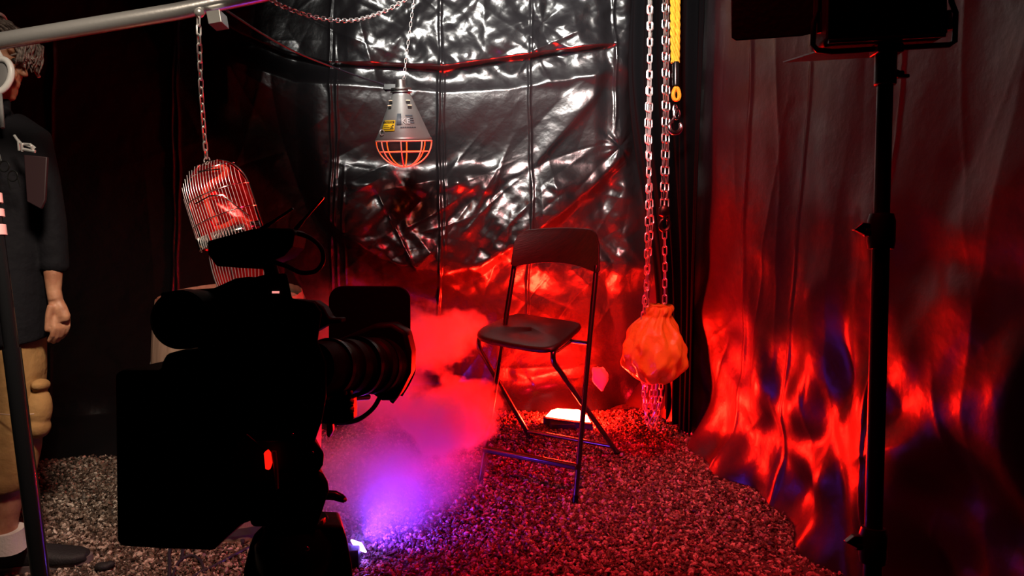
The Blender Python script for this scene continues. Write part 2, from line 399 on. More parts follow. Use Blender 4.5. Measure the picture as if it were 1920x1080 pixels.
# ------------------------------------------------------------ chains
def chain(mb, path, pitch=.030, w=.011, r=.0028, n=14, tw=0.):
    pts = [A3(p) for p in path]; seg = [np.linalg.norm(pts[i+1]-pts[i]) for i in range(len(pts)-1)]; cum = np.concatenate([[0], np.cumsum(seg)]); L = cum[-1]
    def at(d):
        i = min(max(np.searchsorted(cum, d)-1, 0), len(seg)-1); return pts[i]+(pts[i+1]-pts[i])*((d-cum[i])/seg[i])
    k = 0; d = pitch/2
    while d < L-pitch*.3:
        c = at(d); t = at(min(d+.006, L))-at(max(d-.006, 0)); t /= np.linalg.norm(t)
        u = np.cross(t, [.12, 1., .05]); u /= np.linalg.norm(u); v = np.cross(t, u)
        a = (k % 2)*math.pi/2+.35+tw*d+random.uniform(-.15, .15); s = u*math.cos(a)+v*math.sin(a); hl = pitch/2+r*.9; q = []
        for j in range(n):
            b = 2*math.pi*j/n; cx, sy = math.cos(b), math.sin(b)
            q.append(c+t*((hl-w+ r)*(1 if cx > 0 else -1)*(1 if abs(cx) > .01 else 0)+(w-r)*cx)+s*(w-r)*sy)
        mb.tube(q, r, 6, closed=True); k += 1; d += pitch
    return mb
def top_of(p, z=HT): return A3((p[0], p[1], z))
# hoist loop chain, pale galvanised
D = 3.42
m = MB(); a = P(1209, 570, D); b = P(1226, 570, D+.02)
chain(m, [P(1212, 575, D), P(1213, 480, D), P(1219, 200, D), P(1217, -60, D), top_of(P(1217, -60, D))], .036, .0135, .0032)
chain(m, [P(1206, 600, D+.02), P(1222, 420, D+.03), P(1213, 250, D+.03), P(1220, 60, D+.03), P(1219, -60, D+.03), top_of(P(1219, -60, D+.03))], .036, .0135, .0032)
tag(m.build('hoist_chain', 'steel'), 'pale galvanised hand chain loop hanging left of the hook block', 'chain')
m = MB()
chain(m, [P(1242, 388, D), P(1246, 200, D), P(1246, -60, D), top_of(P(1246, -60, D))], .036, .0135, .0034)
chain(m, [P(1250, 388, D+.02), P(1252, 200, D+.03), P(1250, -60, D+.03), top_of(P(1250, -60, D+.03))], .036, .0125, .0034)
tag(m.build('lifting_chain', 'zinc'), 'darker double lifting chain running down into the rusty hook block', 'chain')
t = thing('hook_block', P(1245, 430, D), 'rusty chain hook block hanging above the yellow bag', 'hook')
m = MB(); 
c = P(1245, 395, D); m.oval([(c+A3((0, 0, -.028)), .010, .010), (c+A3((0, 0, -.018)), .024, .017), (c+A3((0, 0, .012)), .024, .018), (c+A3((0, 0, .024)), .012, .010)], 16); m.build('block_body', 'dark_iron', t)
m = MB(); c = P(1246, 421, D); m.tube([c+A3((.022*math.cos(a), -.004, .026*math.sin(a))) for a in np.linspace(1.9, 7.4, 16)], [.006+.003*math.sin(k/15*3.1) for k in range(16)], 8)
m.tube([c+A3((0, 0, .028)), c+A3((0, 0, .045))], .006, 8); m.build('hook', 'dark_iron', t)
m = MB(); m.box(c+A3((.012, 0, .012)), (.006, .01, .03)); m.build('safety_latch', 'dark_iron', t)
m = MB(); chain(m, [P(1246, 432, D), P(1247, 500, D), P(1246, 584, D+.01)], .036, .0125, .0032)
tag(m.build('load_chain', 'steel'), 'short single chain from the hook block down to the yellow bag', 'chain')
# bag around the chain
def bag():
    t = thing('yellow_bag', P(1228, 716, D), 'crumpled yellow plastic bag wrapped around the hoist chains', 'bag')
    n = 72; rings = []; yy = np.linspace(0, 1, 44)
    for v in yy:
        py = 574+142*v
        k = (.36+.06*math.sin(v*20)) if v < .10 else .36+.64*math.sin(min((v-.10)/.52, 1)*math.pi/2)
        if v > .62: k = math.sqrt(max(1-((v-.62)/.40)**2.1, .0))
        cx = 1238-12*sstep(0, .25, v)+2*v; c = P(float(cx), py, D+.02); q = []
        for j in range(n):
            a = 2*math.pi*j/n; r = .139*k
            fold = (1-.55*sstep(.1, .6, v))
            r *= 1+.10*fold*math.sin(a*9+5*v)+.06*fold*math.sin(a*17-3*v+1)+.05*math.sin(a*4+v*11)+.035*math.sin(a*7-v*19)+.02*math.sin(a*13+v*31)
            q.append(c+A3((r*math.cos(a), r*math.sin(a)*.85, .004*math.sin(a*5+v*9))))
        rings.append(q)
    m = MB(); m.loft(rings); m.build('bag_body', 'bag', t, ang=180)
    m = MB(); c = P(1236, 580, D+.02); R = []
    for z, r in ((-.012, .040), (0, .034), (.012, .036), (.022, .046)):
        R.append([c+A3((r*(1+.14*math.sin(7*a+z*90))*math.cos(a), r*(1+.14*math.sin(7*a+z*90))*.7*math.sin(a), z+.004*math.sin(3*a))) for a in np.linspace(0, 2*math.pi, 40, endpoint=False)])
    m.loft(R); m.build('tied_neck', 'bag', t, ang=180)
bag()
m = MB(); d = D+.02
chain(m, bez([P(1206, 706, d), P(1208, 750, d), P(1214, 790, d), P(1222, 803, d), P(1231, 785, d), P(1239, 745, d), P(1240, 706, d)], 6), .030, .0115, .0030)
chain(m, bez([P(1224, 706, d+.02), P(1221, 745, d+.02), P(1214, 770, d+.02), P(1209, 745, d+.03), P(1213, 706, d+.03)], 6), .030, .0115, .0030)
chain(m, bez([P(1232, 706, d-.02), P(1229, 745, d-.02), P(1226, 780, d-.02), P(1220, 796, d-.01)], 6), .030, .0115, .0030)
tag(m.build('slack_chain', 'steel'), 'slack looped chain hanging out below the yellow bag over the gravel', 'chain')
# yellow rope with hook
t = thing('rope_sling', P(1267, 250, D), 'orange yellow twisted rope with black sleeve and steel hook', 'rope')
m = MB()
for sx in (-4.5, 4.5):
    for k in range(3):
        pts = []
        for i in range(110):
            v = i/109; py = -60+178*v; a = v*26+k*2.094+(sx > 0); c = P(1266+sx*(1 if py < 60 else 1-.3*(py-60)/60), py, D-.03); rr = .0060
            pts.append(c+RT*rr*math.cos(a)+FW*rr*math.sin(a))
        pts = [top_of(pts[0])]+pts
        m.tube(pts, .0068, 7)
m.build('rope_strands', 'rope', t)
m = MB(); c = P(1267, 139, D-.03); m.lathe([(.004, .052), (.0155, .052), (.0165, .045), (.0165, -.045), (.0155, -.052), (.004, -.052)], c, UP, 18); m.build('black_sleeve', 'rig_gloss', t)
m = MB(); c = P(1268, 176, D-.03)
for k in range(3):
    m.tube([c+RT*(.013*math.sin(a))*(1-.25*math.cos(a))+UP*(.028*math.cos(a))+(RT*math.cos(a*9+k*2.1)+FW*math.sin(a*9+k*2.1))*.004 for a in np.linspace(.25, 2*math.pi-.25, 50)], .0058, 7)
m.build('rope_eye', 'rope', t)
m = MB(); c = P(1266, 206, D-.03)
m.tube([c+RT*.008*math.sin(a)+UP*(.022*math.cos(a)) for a in np.linspace(0, 2*math.pi, 18, endpoint=False)], .0042, 8, closed=True)
c = P(1269, 214, D-.03); m.tube([c+RT*.012*math.sin(a)+UP*.022*math.cos(a) for a in np.linspace(0, 2*math.pi, 18, endpoint=False)], .0052, 8, closed=True)
m.build('shackle', 'chrome', t)
m = MB(); c = P(1266, 238, D-.03); an = np.linspace(2.15, 7.0, 22)
m.tube([c+UP*.040-RT*.004, c+UP*.03-RT*.010]+[c+RT*.026*math.cos(a)+UP*.027*math.sin(a) for a in an], [.006, .006]+[.0070+.0045*math.sin((a-2.15)/4.85*math.pi) for a in an], 10)
m.build('steel_hook', 'chrome', t)
# ------------------------------------------------------------ hanging caged heat lamp (cone)
ZL = 3.35
def heat_lamp():
    c0 = P(757, 262, ZL); S = ZL/F; ax = UP*1.; ax = A3((-.012, 0, 1)); ax /= np.linalg.norm(ax)
    t = thing('caged_heat_lamp', c0-A3((0, 0, 50*S)), 'grey cone heat lamp with glowing wire guard hanging on a thin chain', 'lamp')
    pr = [(52, 0), (52.5, 2), (50, 5), (18, 80), (16.5, 83), (16.5, 86)]
    m = MB(); m.lathe([(r*S, z*S) for r, z in pr]+[(15*S, 86*S), (15*S, 82*S), (48.5*S, 4*S), (50.5*S, 0)], c0, ax, 56); m.build('shade', 'lamp_grey', t, ang=60)
    m = MB(); m.lathe([(2*S, 86*S), (20*S, 86*S), (20*S, 88*S), (13*S, 89*S), (13*S, 92*S), (19*S, 92*S), (19*S, 94*S), (11*S, 95*S), (9*S, 96*S), (9*S, 109*S), (6*S, 110*S), (.5*S, 110*S)], c0, ax, 30); m.build('top_collar', 'zinc', t)
    m = MB(); m.box(c0+ax*95*S-RT*20*S, (22*S, 12*S, 11*S), [RT, FW, UP]); m.tube([c0+ax*96*S-RT*30*S, c0+ax*90*S-RT*24*S], 5*S, 10); m.build('cable_gland', 'rig_gloss', t, bevel=.002)
    # vents
    for sx, py, w in ((-17.5, 194, 9), (-19.5, 203, 8), (14, 194, 8), (17, 203, 8)):
        z = 262-py; r = (52-(z-5)*34/78.)*S*1.0; off = sx*S; y = math.sqrt(max(r*r-off*off, 0)); nrm = A3((off, -y, .2*r)); nrm /= np.linalg.norm(nrm)
        c = c0+ax*z*S+A3((off, -y-.0015, 0)); uu = np.cross(A3((0, 0, 1)), nrm); uu /= np.linalg.norm(uu)
        m = MB(); m.box(c, (w*S, .002, 5.5*S), [uu, nrm, np.cross(uu, nrm)]); v = m.build('vent_slot', 'ink', t, bevel=.001)
        m = MB(); m.box(c+A3((0, 0, 2.6*S))+nrm*.002, (w*S, .004, 1.6*S), [uu, nrm, np.cross(uu, nrm)]); m.build('vent_lip', 'cage_enamel', v)
    # stickers lying on the cone surface
    def patch(name, mat_, x0, x1, z0, z1, lift, par=t):
        n = 8; V = []; 
        for j in range(2):
            z = (z0, z1)[j]; r = (52-(z-5)*34/78.)*S+lift
            for i in range(n+1):
                off = (x0+(x1-x0)*i/n)*S*((52-(z-5)*34/78.)/(52-((z0+z1)/2-5)*34/78.))
                y = math.sqrt(max(r*r-off*off, 0)); V.append(c0+ax*z*S+A3((off, -y, 0)))
        m = MB(); m.add(V, [(i, i+1, n+2+i, n+1+i) for i in range(n)]); o = m.build(name, mat_, par); q = o.modifiers.new('s', 'SOLIDIFY'); q.thickness = .0004; q.offset = 0; return o
    st = patch('caution_label', 'yellow', -33, -9, 16, 35, .0012)
    patch('label_header', 'ink', -32, -10, 29.5, 33.5, .0020, st)
    def text(s, size, px, z, m_, par, lift):
        cu = bpy.data.curves.new('lettering', 'FONT'); cu.body = s; cu.size = size; cu.align_x = 'CENTER'; cu.extrude = .0001
        r = (52-(z-5)*34/78.)*S+lift; off = px*S; y = math.sqrt(max(r*r-off*off, 0))
        tmp = bpy.data.objects.new('tmp', cu); C.objects.link(tmp); bpy.context.view_layer.update()
        me = bpy.data.meshes.new_from_object(tmp.evaluated_get(bpy.context.evaluated_depsgraph_get())); bpy.data.objects.remove(tmp)
        o = bpy.data.objects.new('lettering', me); C.objects.link(o); o.parent = par; me.materials.clear(); me.materials.append(M_[m_])
        nrm = Vector((off, -y, r*.45)).normalized(); xx = Vector((-nrm[1], nrm[0], 0)).normalized(); yy = nrm.cross(xx)
        mt = Matrix((xx, yy, nrm)).transposed().to_4x4(); mt.translation = Vector(tuple(c0+ax*z*S+A3((off, -y, 0))))-Vector(tuple(par['_o'])); o.matrix_local = mt
        return o
    text('CAUTION', .0098, -21, 29.9, 'yellow', st, .0026)
    for k in range(3): patch('label_print', 'ink', -31, -20+3*k-2, 25-3.2*k, 26-3.2*k, .0019, st)
    for k, (a, b) in enumerate(((-14.5, -11), (-17, -12.5), (-18, -11.5))): patch('label_print', 'ink', a, b, 25-3*k, 27-3*k, .0019, st)
    lg = patch('brand_print', 'print_grey', -5.5, 2.5, 27, 47, .0010)
    text('KE', .034, 11, 29, 'print_light', t, .0030)
    for k in range(4): patch('brand_print_bar', 'print_grey', 16-2*k, 25-k, 30+4.2*k, 32+4.2*k, .0010, lg)
    for k in range(7): patch('brand_print_bar', 'print_grey', 1+4*k, 4+4*k, 21.5, 23.3, .0010, lg)
    m = MB(); m.tube([c0-RT*34*S-FW*38*S+ax*6*S+RT*q*S*4*math.cos(q2)+UP*S*5*math.sin(q2) for q, q2 in [(1, a) for a in np.linspace(0, 5.5, 12)]], .9*S, 6); m.build('guard_clip', 'steel', t)
    # guard
    m = MB(); r = 1.25*S
    m.tube([c0+A3((52*S*math.cos(a), 52*S*math.sin(a), -2*S)) for a in np.linspace(0, 2*math.pi, 60, endpoint=False)], r*1.1, 8, closed=True)
    m.tube([c0+A3((45*S*math.cos(a), 45*S*math.sin(a), -22*S)) for a in np.linspace(0, 2*math.pi, 60, endpoint=False)], r*.8, 8, closed=True)
    for k in range(4):
        a = k*math.pi/4+.03
        m.tube([c0+A3((52*S*math.cos(b)*math.cos(a), 52*S*math.cos(b)*math.sin(a), -2*S-48*S*math.sin(b))) for b in np.linspace(0, math.pi, 33)], r, 8)
    m.build('wire_guard', 'cage_enamel', t)
    m = MB(); m.lathe([(.5*S, 14*S), (14*S, 15*S), (22*S, 18*S), (26*S, 24*S), (24*S, 30*S), (16*S, 48*S), (10*S, 58*S), (9*S, 74*S), (1*S, 74*S)], c0, ax, 32); m.build('red_bulb', 'bulb_red', t)
    return t
heat_lamp()
m = MB(); chain(m, [P(757, 153, ZL), P(761, 110, ZL), P(768, 60, ZL), P(776, 0, ZL), P(784, -70, ZL), top_of(P(786, -80, ZL))], .020, .0062, .0013)
tag(m.build('thin_chain', 'steel'), 'thin chain holding up the grey cone heat lamp', 'chain')
# ------------------------------------------------------------ boom bar on its glossy pole, with clamp and chains
ZP = 2.2
def boom():
    base = P(76, 1080, ZP); up = P(-54, 60, ZP); d = up-base; foot = base-d*(base[2]/d[2]); top = up
    t = thing('boom_stand', foot, 'glossy black pole with silver boom tube reaching over the man', 'stand')
    m = MB(); m.tube([foot+A3((0, 0, .01)), foot+(top-foot)*.50], .0235, 20); m.tube([foot+(top-foot)*.49, top+A3((0, 0, .05))], .019, 20); m.build('pole', 'pole_gloss', t)
    m = MB(); m.lathe([(.01, .03), (.15, .02), (.16, 0), (.01, 0)], foot, (0, 0, 1), 32); m.build('base_plate', 'stand_black', t)
    ml = P(10, 375, ZP-.02); dd = (top-foot)/np.linalg.norm(top-foot)
    for k, (py, h) in enumerate(((400, .022), (432, .03), (372, .028))):
        c = foot+(top-foot)*((P(0, py, ZP)[2]-foot[2])/(top-foot)[2]); m = MB(); m.lathe([(.0205, -h/2), (.0252, -h/2), (.0252, h/2), (.0205, h/2)], c, dd, 22); m.build('tape_band', 'pink_tape', t)
    a = P(-90, 92, ZP); b = P(330, 22, ZP); c = P(900, -95, 2.5)
    m = MB(); m.tube([a, b, c], .0235, 28); m.build('boom_tube', 'alu', t, ang=60)
    m = MB(); m.box(P(-50, 84, ZP), (.08, .06, .08), [RT, FW, UP]); m.build('boom_clamp', 'stand_black', t, bevel=.006)
    m = MB(); m.prism([(386, 21), (411, 17), (415, 41), (391, 45)], ZP-.03, .06); cl = m.build('clamp_plate', 'zinc', t, bevel=.001, smooth=False)
    m = MB(); cc = P(374, 24, ZP); m.ball(cc, .014); m.tube([cc, P(374, 33, ZP)], .006, 8); m.build('eye_bolt', 'steel', t)
boom()
CAG = 2.45
m = MB(); chain(m, [P(372, 30, ZP), P(373, 70, ZP), P(377, 170, ZP+.1), P(383, 250, ZP+.2), P(387, 299, CAG)], .027, .0088, .0026)
tag(m.build('suspension_chain', 'steel'), 'shiny chain hanging from the silver tube down to the wire cage', 'chain')
m = MB(); chain(m, bez([P(505, -2, 2.24), P(540, 16, 2.4), P(600, 34, 2.6), P(660, 38, 2.8), P(710, 25, 3.0), P(745, 8, 3.1), P(775, -14, 3.2), P(790, -45, 3.25)], 8)+[top_of(P(800, -70, 3.3))], .024, .0085, .0019)
tag(m.build('draped_chain', 'steel'), 'slack chain draped from the silver tube across the top of the backdrop', 'chain')
m = MB(); m.tube(bez([P(425, 20, 2.3), P(500, 68, 2.6), P(560, 100, 2.9), P(620, 124, 3.1), P(680, 146, 3.25), P(715, 157, ZL), P(728, 163, ZL)], 10), .0035, 8)
tag(m.build('power_cable', 'cable'), 'thin dark cable sagging from the silver tube to the cone heat lamp', 'cable')
# ------------------------------------------------------------ wire cage reflector lamp
def cage_lamp():
    top = P(390, 300, CAG); c1 = P(421, 446, CAG); c2 = P(402, 540, CAG)
    t = thing('wire_cage_lamp', top, 'long round-topped wire cage lamp with red reflector hanging behind the camera', 'lamp')
    S = CAG/F; ax = (P(430, 452, CAG)-P(382, 300, CAG)); L1 = np.linalg.norm(ax); ax /= L1; n = -FW; n = n-ax*(n@ax); n /= np.linalg.norm(n); s = np.cross(ax, n)
    if s@RT < 0: s = -s
    o = P(390, 302, CAG)
    def half(u): # half width along the cage, rounded top
        return 60*S*math.sqrt(max(1-(1-min(u/.42, 1))**2.1, 0))*(1+.05*u)
    # wires across a domed front, running lengthwise
    m = MB()
    for k in range(23):
        q = -1+2*k/22.; pts = []
        for u in np.linspace(0, 1, 26):
            w = half(u); 
            x = q*60*S
            if abs(x) > w+1e-6: continue
            dpt = .075*math.sqrt(max(1-(x/(63*S))**2, 0))*min(1, math.sqrt(u*3.))
            pts.append(o+ax*u*L1+s*x+n*dpt)
        if len(pts) > 2: m.tube(pts, .0010, 6)
    m.build('front_wires', 'steel', t)
    m = MB()
    for q in (-1, 1): m.tube([o+ax*u*L1+s*q*half(u) for u in np.linspace(0, 1, 30)], .003, 8)
    for u in (.14, .42, .70):
        w = half(u); m.tube([o+ax*(u*L1-.008*math.cos(a))+s*w*math.cos(a)+n*.078*math.sin(a)*min(1, math.sqrt(u*3)) for a in np.linspace(0, math.pi, 24)], .0018, 6)
    m.tube([o+ax*.50*L1-s*30*S+n*.078, o+ax*.47*L1+n*.085, o+ax*.50*L1+s*22*S+n*.08, o+ax*.80*L1+s*52*S+n*.05], .0022, 6)
    m.tube([o+ax*.15*L1-s*10*S+n*.07, o+ax*.20*L1+s*30*S+n*.07], .002, 6)
    m.build('cage_frame', 'chrome', t)
    m = MB(); R = []
    for u in np.linspace(.02, .99, 22):
        w = half(u)*.92; R.append([o+ax*u*L1+s*w*math.cos(a)-n*(.06*math.sin(a)*min(1, math.sqrt(u*3)))+n*.012*math.sin(5*a+u*9) for a in np.linspace(0, math.pi, 24)])
    V = [p for r in R for p in r]; m.add(V, [(i*24+k, i*24+k+1, (i+1)*24+k+1, (i+1)*24+k) for i in range(21) for k in range(23)])
    r_ = m.build('reflector', 'red_reflector', t, ang=180); q = r_.modifiers.new('s', 'SOLIDIFY'); q.thickness = .002
    m = MB(); e = [(-16, .74), (-22, .55), (-20, .36), (-4, .28), (16, .25), (30, .19), (24, .13), (6, .12)]
    m.tube(bez([o+ax*u*L1+s*x*S+n*.015 for x, u in e], 8), .010, 10); m.build('heating_tube', 'element', t)
    m = MB(); e = [(-20, .80), (0, .80), (25, .77), (46, .86)]
    m.tube(bez([o+ax*u*L1+s*x*S+n*.02 for x, u in e], 8), .008, 10); m.build('heating_tube', 'element', t)
    # chrome band with fins
    m = MB(); 
    for x0, x1 in ((-62, -28), (-22, 40), (48, 62)):
        m.add([o+ax*(L1*uu)+s*x*S+n*(.075*math.sqrt(max(1-(x/66.)**2, 0))-.004) for uu in (.86, 1.0) for x in np.linspace(x0, x1, 10)], [(i, i+1, 11+i, 10+i) for i in range(9)])
    b = m.build('chrome_band', 'chrome', t, ang=180); q = b.modifiers.new('s', 'SOLIDIFY'); q.thickness = .003
    # lower section
    o2 = o+ax*L1*1.07; m = MB()
    ax2 = P(428, 545, CAG)-P(415, 465, CAG); L2 = .19; ax2 /= np.linalg.norm(ax2); s2 = s
    for k in range(18):
        q = -1+2*k/17.; pts = []
        for u in np.linspace(0, 1, 14):
            w = (52-22*u*u)*S; pts.append(o2+ax2*u*L2+s2*q*w+n*(.055*math.sqrt(max(1-q*q, 0)))*(1-.3*u))
        m.tube(pts, .0014, 6)
    m.build('lower_wires', 'steel', t)
    m = MB(); R = []
    for u in np.linspace(0, 1, 10): 
        w = (50-22*u*u)*S; R.append([o2+ax2*u*L2+s2*w*math.cos(a)-n*.035*math.sin(a) for a in np.linspace(0, math.pi, 16)])
    V = [p for r in R for p in r]; m.add(V, [(i*16+k, i*16+k+1, (i+1)*16+k+1, (i+1)*16+k) for i in range(9) for k in range(15)])
    b = m.build('lower_reflector', 'red_reflector', t, ang=180); q = b.modifiers.new('s', 'SOLIDIFY'); q.thickness = .002
    m = MB(); m.tube([o2-ax*.03+s*q*S+n*.01 for q in (-50, 50)], .010, 10); m.tube([o2+n*.04-s*6*S, o2+ax2*L2+n*.035-s*3*S], .005, 8); m.build('clamp_bar', 'chrome', t)
    m = MB(); c = P(388, 301, CAG); m.tube([c+RT*.009*math.cos(a)+UP*.012*math.sin(a) for a in np.linspace(0, 6.28, 14, endpoint=False)], .002, 6, closed=True); m.build('hanger_ring', 'steel', t)
cage_lamp()
# ------------------------------------------------------------ folding bar chair
def bar_chair():
    FR = G(1078, 943); RR = G(1160, 853); RL = G(968, 806); 
    fw = (FR-RR); fw[2] = 0; dep = np.linalg.norm(fw)*.97; fw /= np.linalg.norm(fw); sd = (RR-RL)-fw*((RR-RL)@fw); sd /= np.linalg.norm(sd); W = .44
    RLn = RR-sd*W*1.02; FL = FR-sd*W; up = A3((0, 0, 1))
    t = thing('bar_chair', (FR+RLn)/2, 'dark folding bar chair with curved backrest and footrest', 'chair')
    SR = G(1035, 650, .64); 
    # uprights: from front foot to backrest top
    TR = P(1119, 492, 3.30); TL = P(966, 488, 3.49)
    ks = []
    for nm, f, tp in (('r', FR, TR), ('l', FL, TL)):
        v = tp-f; m = MB(); m.tube([f+v*.012, f+v*.5, f+v*.985], .0115, 14); lg = m.build('front_leg', 'chair_steel', t)
        m = MB(); m.tube([f+A3((0, 0, .001)), f+v*.03], .0135, 12); m.build('foot_cap', 'rig_gloss', lg); ks.append((f, v))
    # seat outline
    c = [G(885, 626, .625), G(1040, 654, .625), G(1101, 606, .625), G(962, 590, .625)]
    cen = sum(c)/4; a1 = (c[1]-c[0])/2*1.05; b1 = ((c[2]+c[3])-(c[0]+c[1]))/4*1.06
    def seat_ring(k, z):
        q = []
        for i in range(56):
            a = 2*math.pi*i/56; cx, sy = math.cos(a), math.sin(a); x = math.copysign(abs(cx)**(2/6.), cx); y = math.copysign(abs(sy)**(2/4.6), sy)
            w = 1-.12*(y+1)/2
            sag = -.010*max(0, (y < 0)*(-y-.55)*2.2)-.006*(1-x*x)
            q.append(cen+a1*x*k*w+b1*y*k+up*(z+sag))
        return q
    m = MB(); m.loft([seat_ring(.90, -.018), seat_ring(.975, -.014), seat_ring(1.0, -.004), seat_ring(.985, .006), seat_ring(.93, .011), seat_ring(.5, .010), seat_ring(.02, .009)]); m.build('seat', 'chair_seat', t, ang=60)
    # rear legs, bent under the seat, going back and down
    for k, (nm, ft) in enumerate((('r', RR), ('l', RLn))):
        q = (c[1] if k == 0 else c[0]); x = cen+a1*(.86 if k == 0 else -.86); 
        p0 = x+b1*.1-up*.028; p1 = x-b1*.80-up*.028; p2 = x-b1*.88-up*.050
        v = ft-p2; m = MB(); m.tube([p0, x-b1*.5-up*.028]+bez([x-b1*.62-up*.028, p1, p2+v*.03, p2+v*.12], 6)+[ft-v*.01], .0115, 14); lg = m.build('rear_leg', 'chair_steel', t)
        m = MB(); m.tube([ft-v*.04, ft+A3((0, 0, .001))], .0135, 12); m.build('foot_cap', 'rig_gloss', lg)
    # footrest between the front legs, bar between the rear legs, seat pivots
    p = [f+v*((.135-f[2])/v[2]) for f, v in ks]; m = MB(); ax = [sd, fw, up]
    m.box((p[0]+p[1])/2+fw*.012, (W*.99, .030, .022), ax); m.build('footrest', 'chair_steel', t, bevel=.006)
    v = RR-(cen+a1*.86-b1*.88-up*.05); q0 = RR-v*.10; v2 = RLn-(cen-a1*.86-b1*.88-up*.05); q1 = RLn-v2*.10
    m = MB(); m.tube([q0, q1], .010, 12); m.build('rear_crossbar', 'chair_steel', t)
    p = [f+v*((.60-f[2])/v[2]) for f, v in ks]; m = MB(); m.tube([p[0], p[1]], .008, 12); m.build('seat_crossbar', 'chair_steel', t)
    # backrest: bent panel
    n = 36; rows = []
    TRb = P(1124, 516, 3.26); TLb = P(956, 502, 3.45); TRt = P(1122, 432, 3.34); TLt = P(966, 434, 3.52); bk = -fw
    V = []; th = .014
    def bp(u, v, o):
        base = (TLb*(1-u)+TRb*u)*(1-v)+(TLt*(1-u)+TRt*u)*v; bow = .055*(1-(2*u-1)**2)
        lift = .028*(1-(2*u-1)**2)*(1-v)+.008*(1-(2*u-1)**2)*v
        return base+bk*(bow+o)+up*lift
    cols = []
    for i in range(n+1):
        u = i/n; e = min(u, 1-u)/.13; rt = .34*(1-math.sqrt(max(1-(1-min(e, 1))**2, 0))); rb = .10*(1-math.sqrt(max(1-(1-min(e*2.2, 1))**2, 0)))
        cols.append([(u, rb+(1-rt-rb)*j/8) for j in range(9)])
    for o_ in (0, th): V += [bp(u, v, o_) for cc in cols for u, v in cc]
    N = (n+1)*9; Fc = []
    for i in range(n):
        for j in range(8):
            a = i*9+j; Fc += [(a, a+9, a+10, a+1), (N+a, N+a+1, N+a+10, N+a+9)]
        for j in (0, 8): a = i*9+j; Fc.append((a, N+a, N+a+9, a+9))
    for i in (0, n):
        for j in range(8): a = i*9+j; Fc.append((a, a+1, N+a+1, N+a))
    m = MB(); m.add(V, Fc); m.build('backrest', 'chair_seat', t, bevel=.004, ang=60)
bar_chair()
# ------------------------------------------------------------ ground lamps
def red_lamp():
    g = G(1064, 800); t = thing('red_floor_lamp', g, 'glowing red flood lamp lying on the gravel behind the chair', 'lamp')
    # luminous window leaning back, seen above a dark front lip
    z = np.linalg.norm(G(1064, 800)-CO); zc = px_of(g)[2]
    front = [G(x, y, h) for x, y, h in ((1021, 783, .045), (1109, 795, .045), (1101, 779, .056), (1085, 768, .062), (1045, 766, .062), (1034, 769, .058))]
    m = MB(); n = len(front); dn = A3((0, .012, -.02)); m.add(front+[p+dn for p in front], [tuple(range(n)), tuple(range(2*n-1, n-1, -1))]+[(i, n+i, n+(i+1) % n, (i+1) % n) for i in range(n)])
    m.build('light_window', 'lamp_face', t, smooth=False)
    m = MB(); a = front[0]+A3((-.006, -.008, .002)); b = front[1]+A3((.006, -.008, .002))
    m.add([a, b, b+A3((0, 0, -a[2]+.0)), A3((a[0], a[1], 0)), a+A3((0, .03, 0)), b+A3((0, .03, 0)), A3((b[0], b[1]+.05, 0)), A3((a[0], a[1]+.05, 0))],
          [(0, 1, 2, 3), (4, 7, 6, 5), (0, 4, 5, 1), (1, 5, 6, 2), (2, 6, 7, 3), (3, 7, 4, 0)]); m.build('front_lip', 'lamp_hood', t)
    c = (front[0]+front[3])/2; m = MB(); m.box((front[0]+front[1]+front[3]+front[4])/4*A3((1, 1, 0))+A3((0, 0, .019)), (.19, .17, .036)); m.build('housing', 'lamp_hood', t, bevel=.006)
red_lamp()
def led():
    g = G(664, 1052); t = thing('blue_floor_light', g, 'small glaring blue white light on the gravel beside the tripod', 'lamp')
    m = MB(); c = g+A3((-.01, -.035, 0)); m.box(c+A3((0, 0, .035)), (.075, .045, .07)); m.build('light_housing', 'rig_black', t, bevel=.005)
    m = MB(); nn = A3((.45, .70, .40)); nn /= np.linalg.norm(nn); u = np.cross(nn, [0, 0, 1.]); u /= np.linalg.norm(u); w = np.cross(u, nn)
    m.box(c+A3((.030, .030, .060)), (.05, .05, .006), [u, w, nn]); m.build('light_panel', 'led_face', t, bevel=.002)
led()
# clear plastic scrap behind chair
m = MB(); n = 12; R = []
for v in np.linspace(0, 1, 10):
    c = P(1121+8*v, 690+42*v, 3.75); r = .034*math.sin(math.pi*(.12+.86*v)**.8)+.004
    R.append([c+A3((r*math.cos(a)*(1+.2*math.sin(3*a+6*v)), r*.6*math.sin(a), .004*math.sin(5*a))) for a in np.linspace(0, 2*math.pi, 16, endpoint=False)])
m.loft(R); tag(m.build('plastic_wrapper', 'clear_film', ang=180), 'small crumpled silvery plastic wrapper stuck on the backdrop behind the chair', 'wrapper')
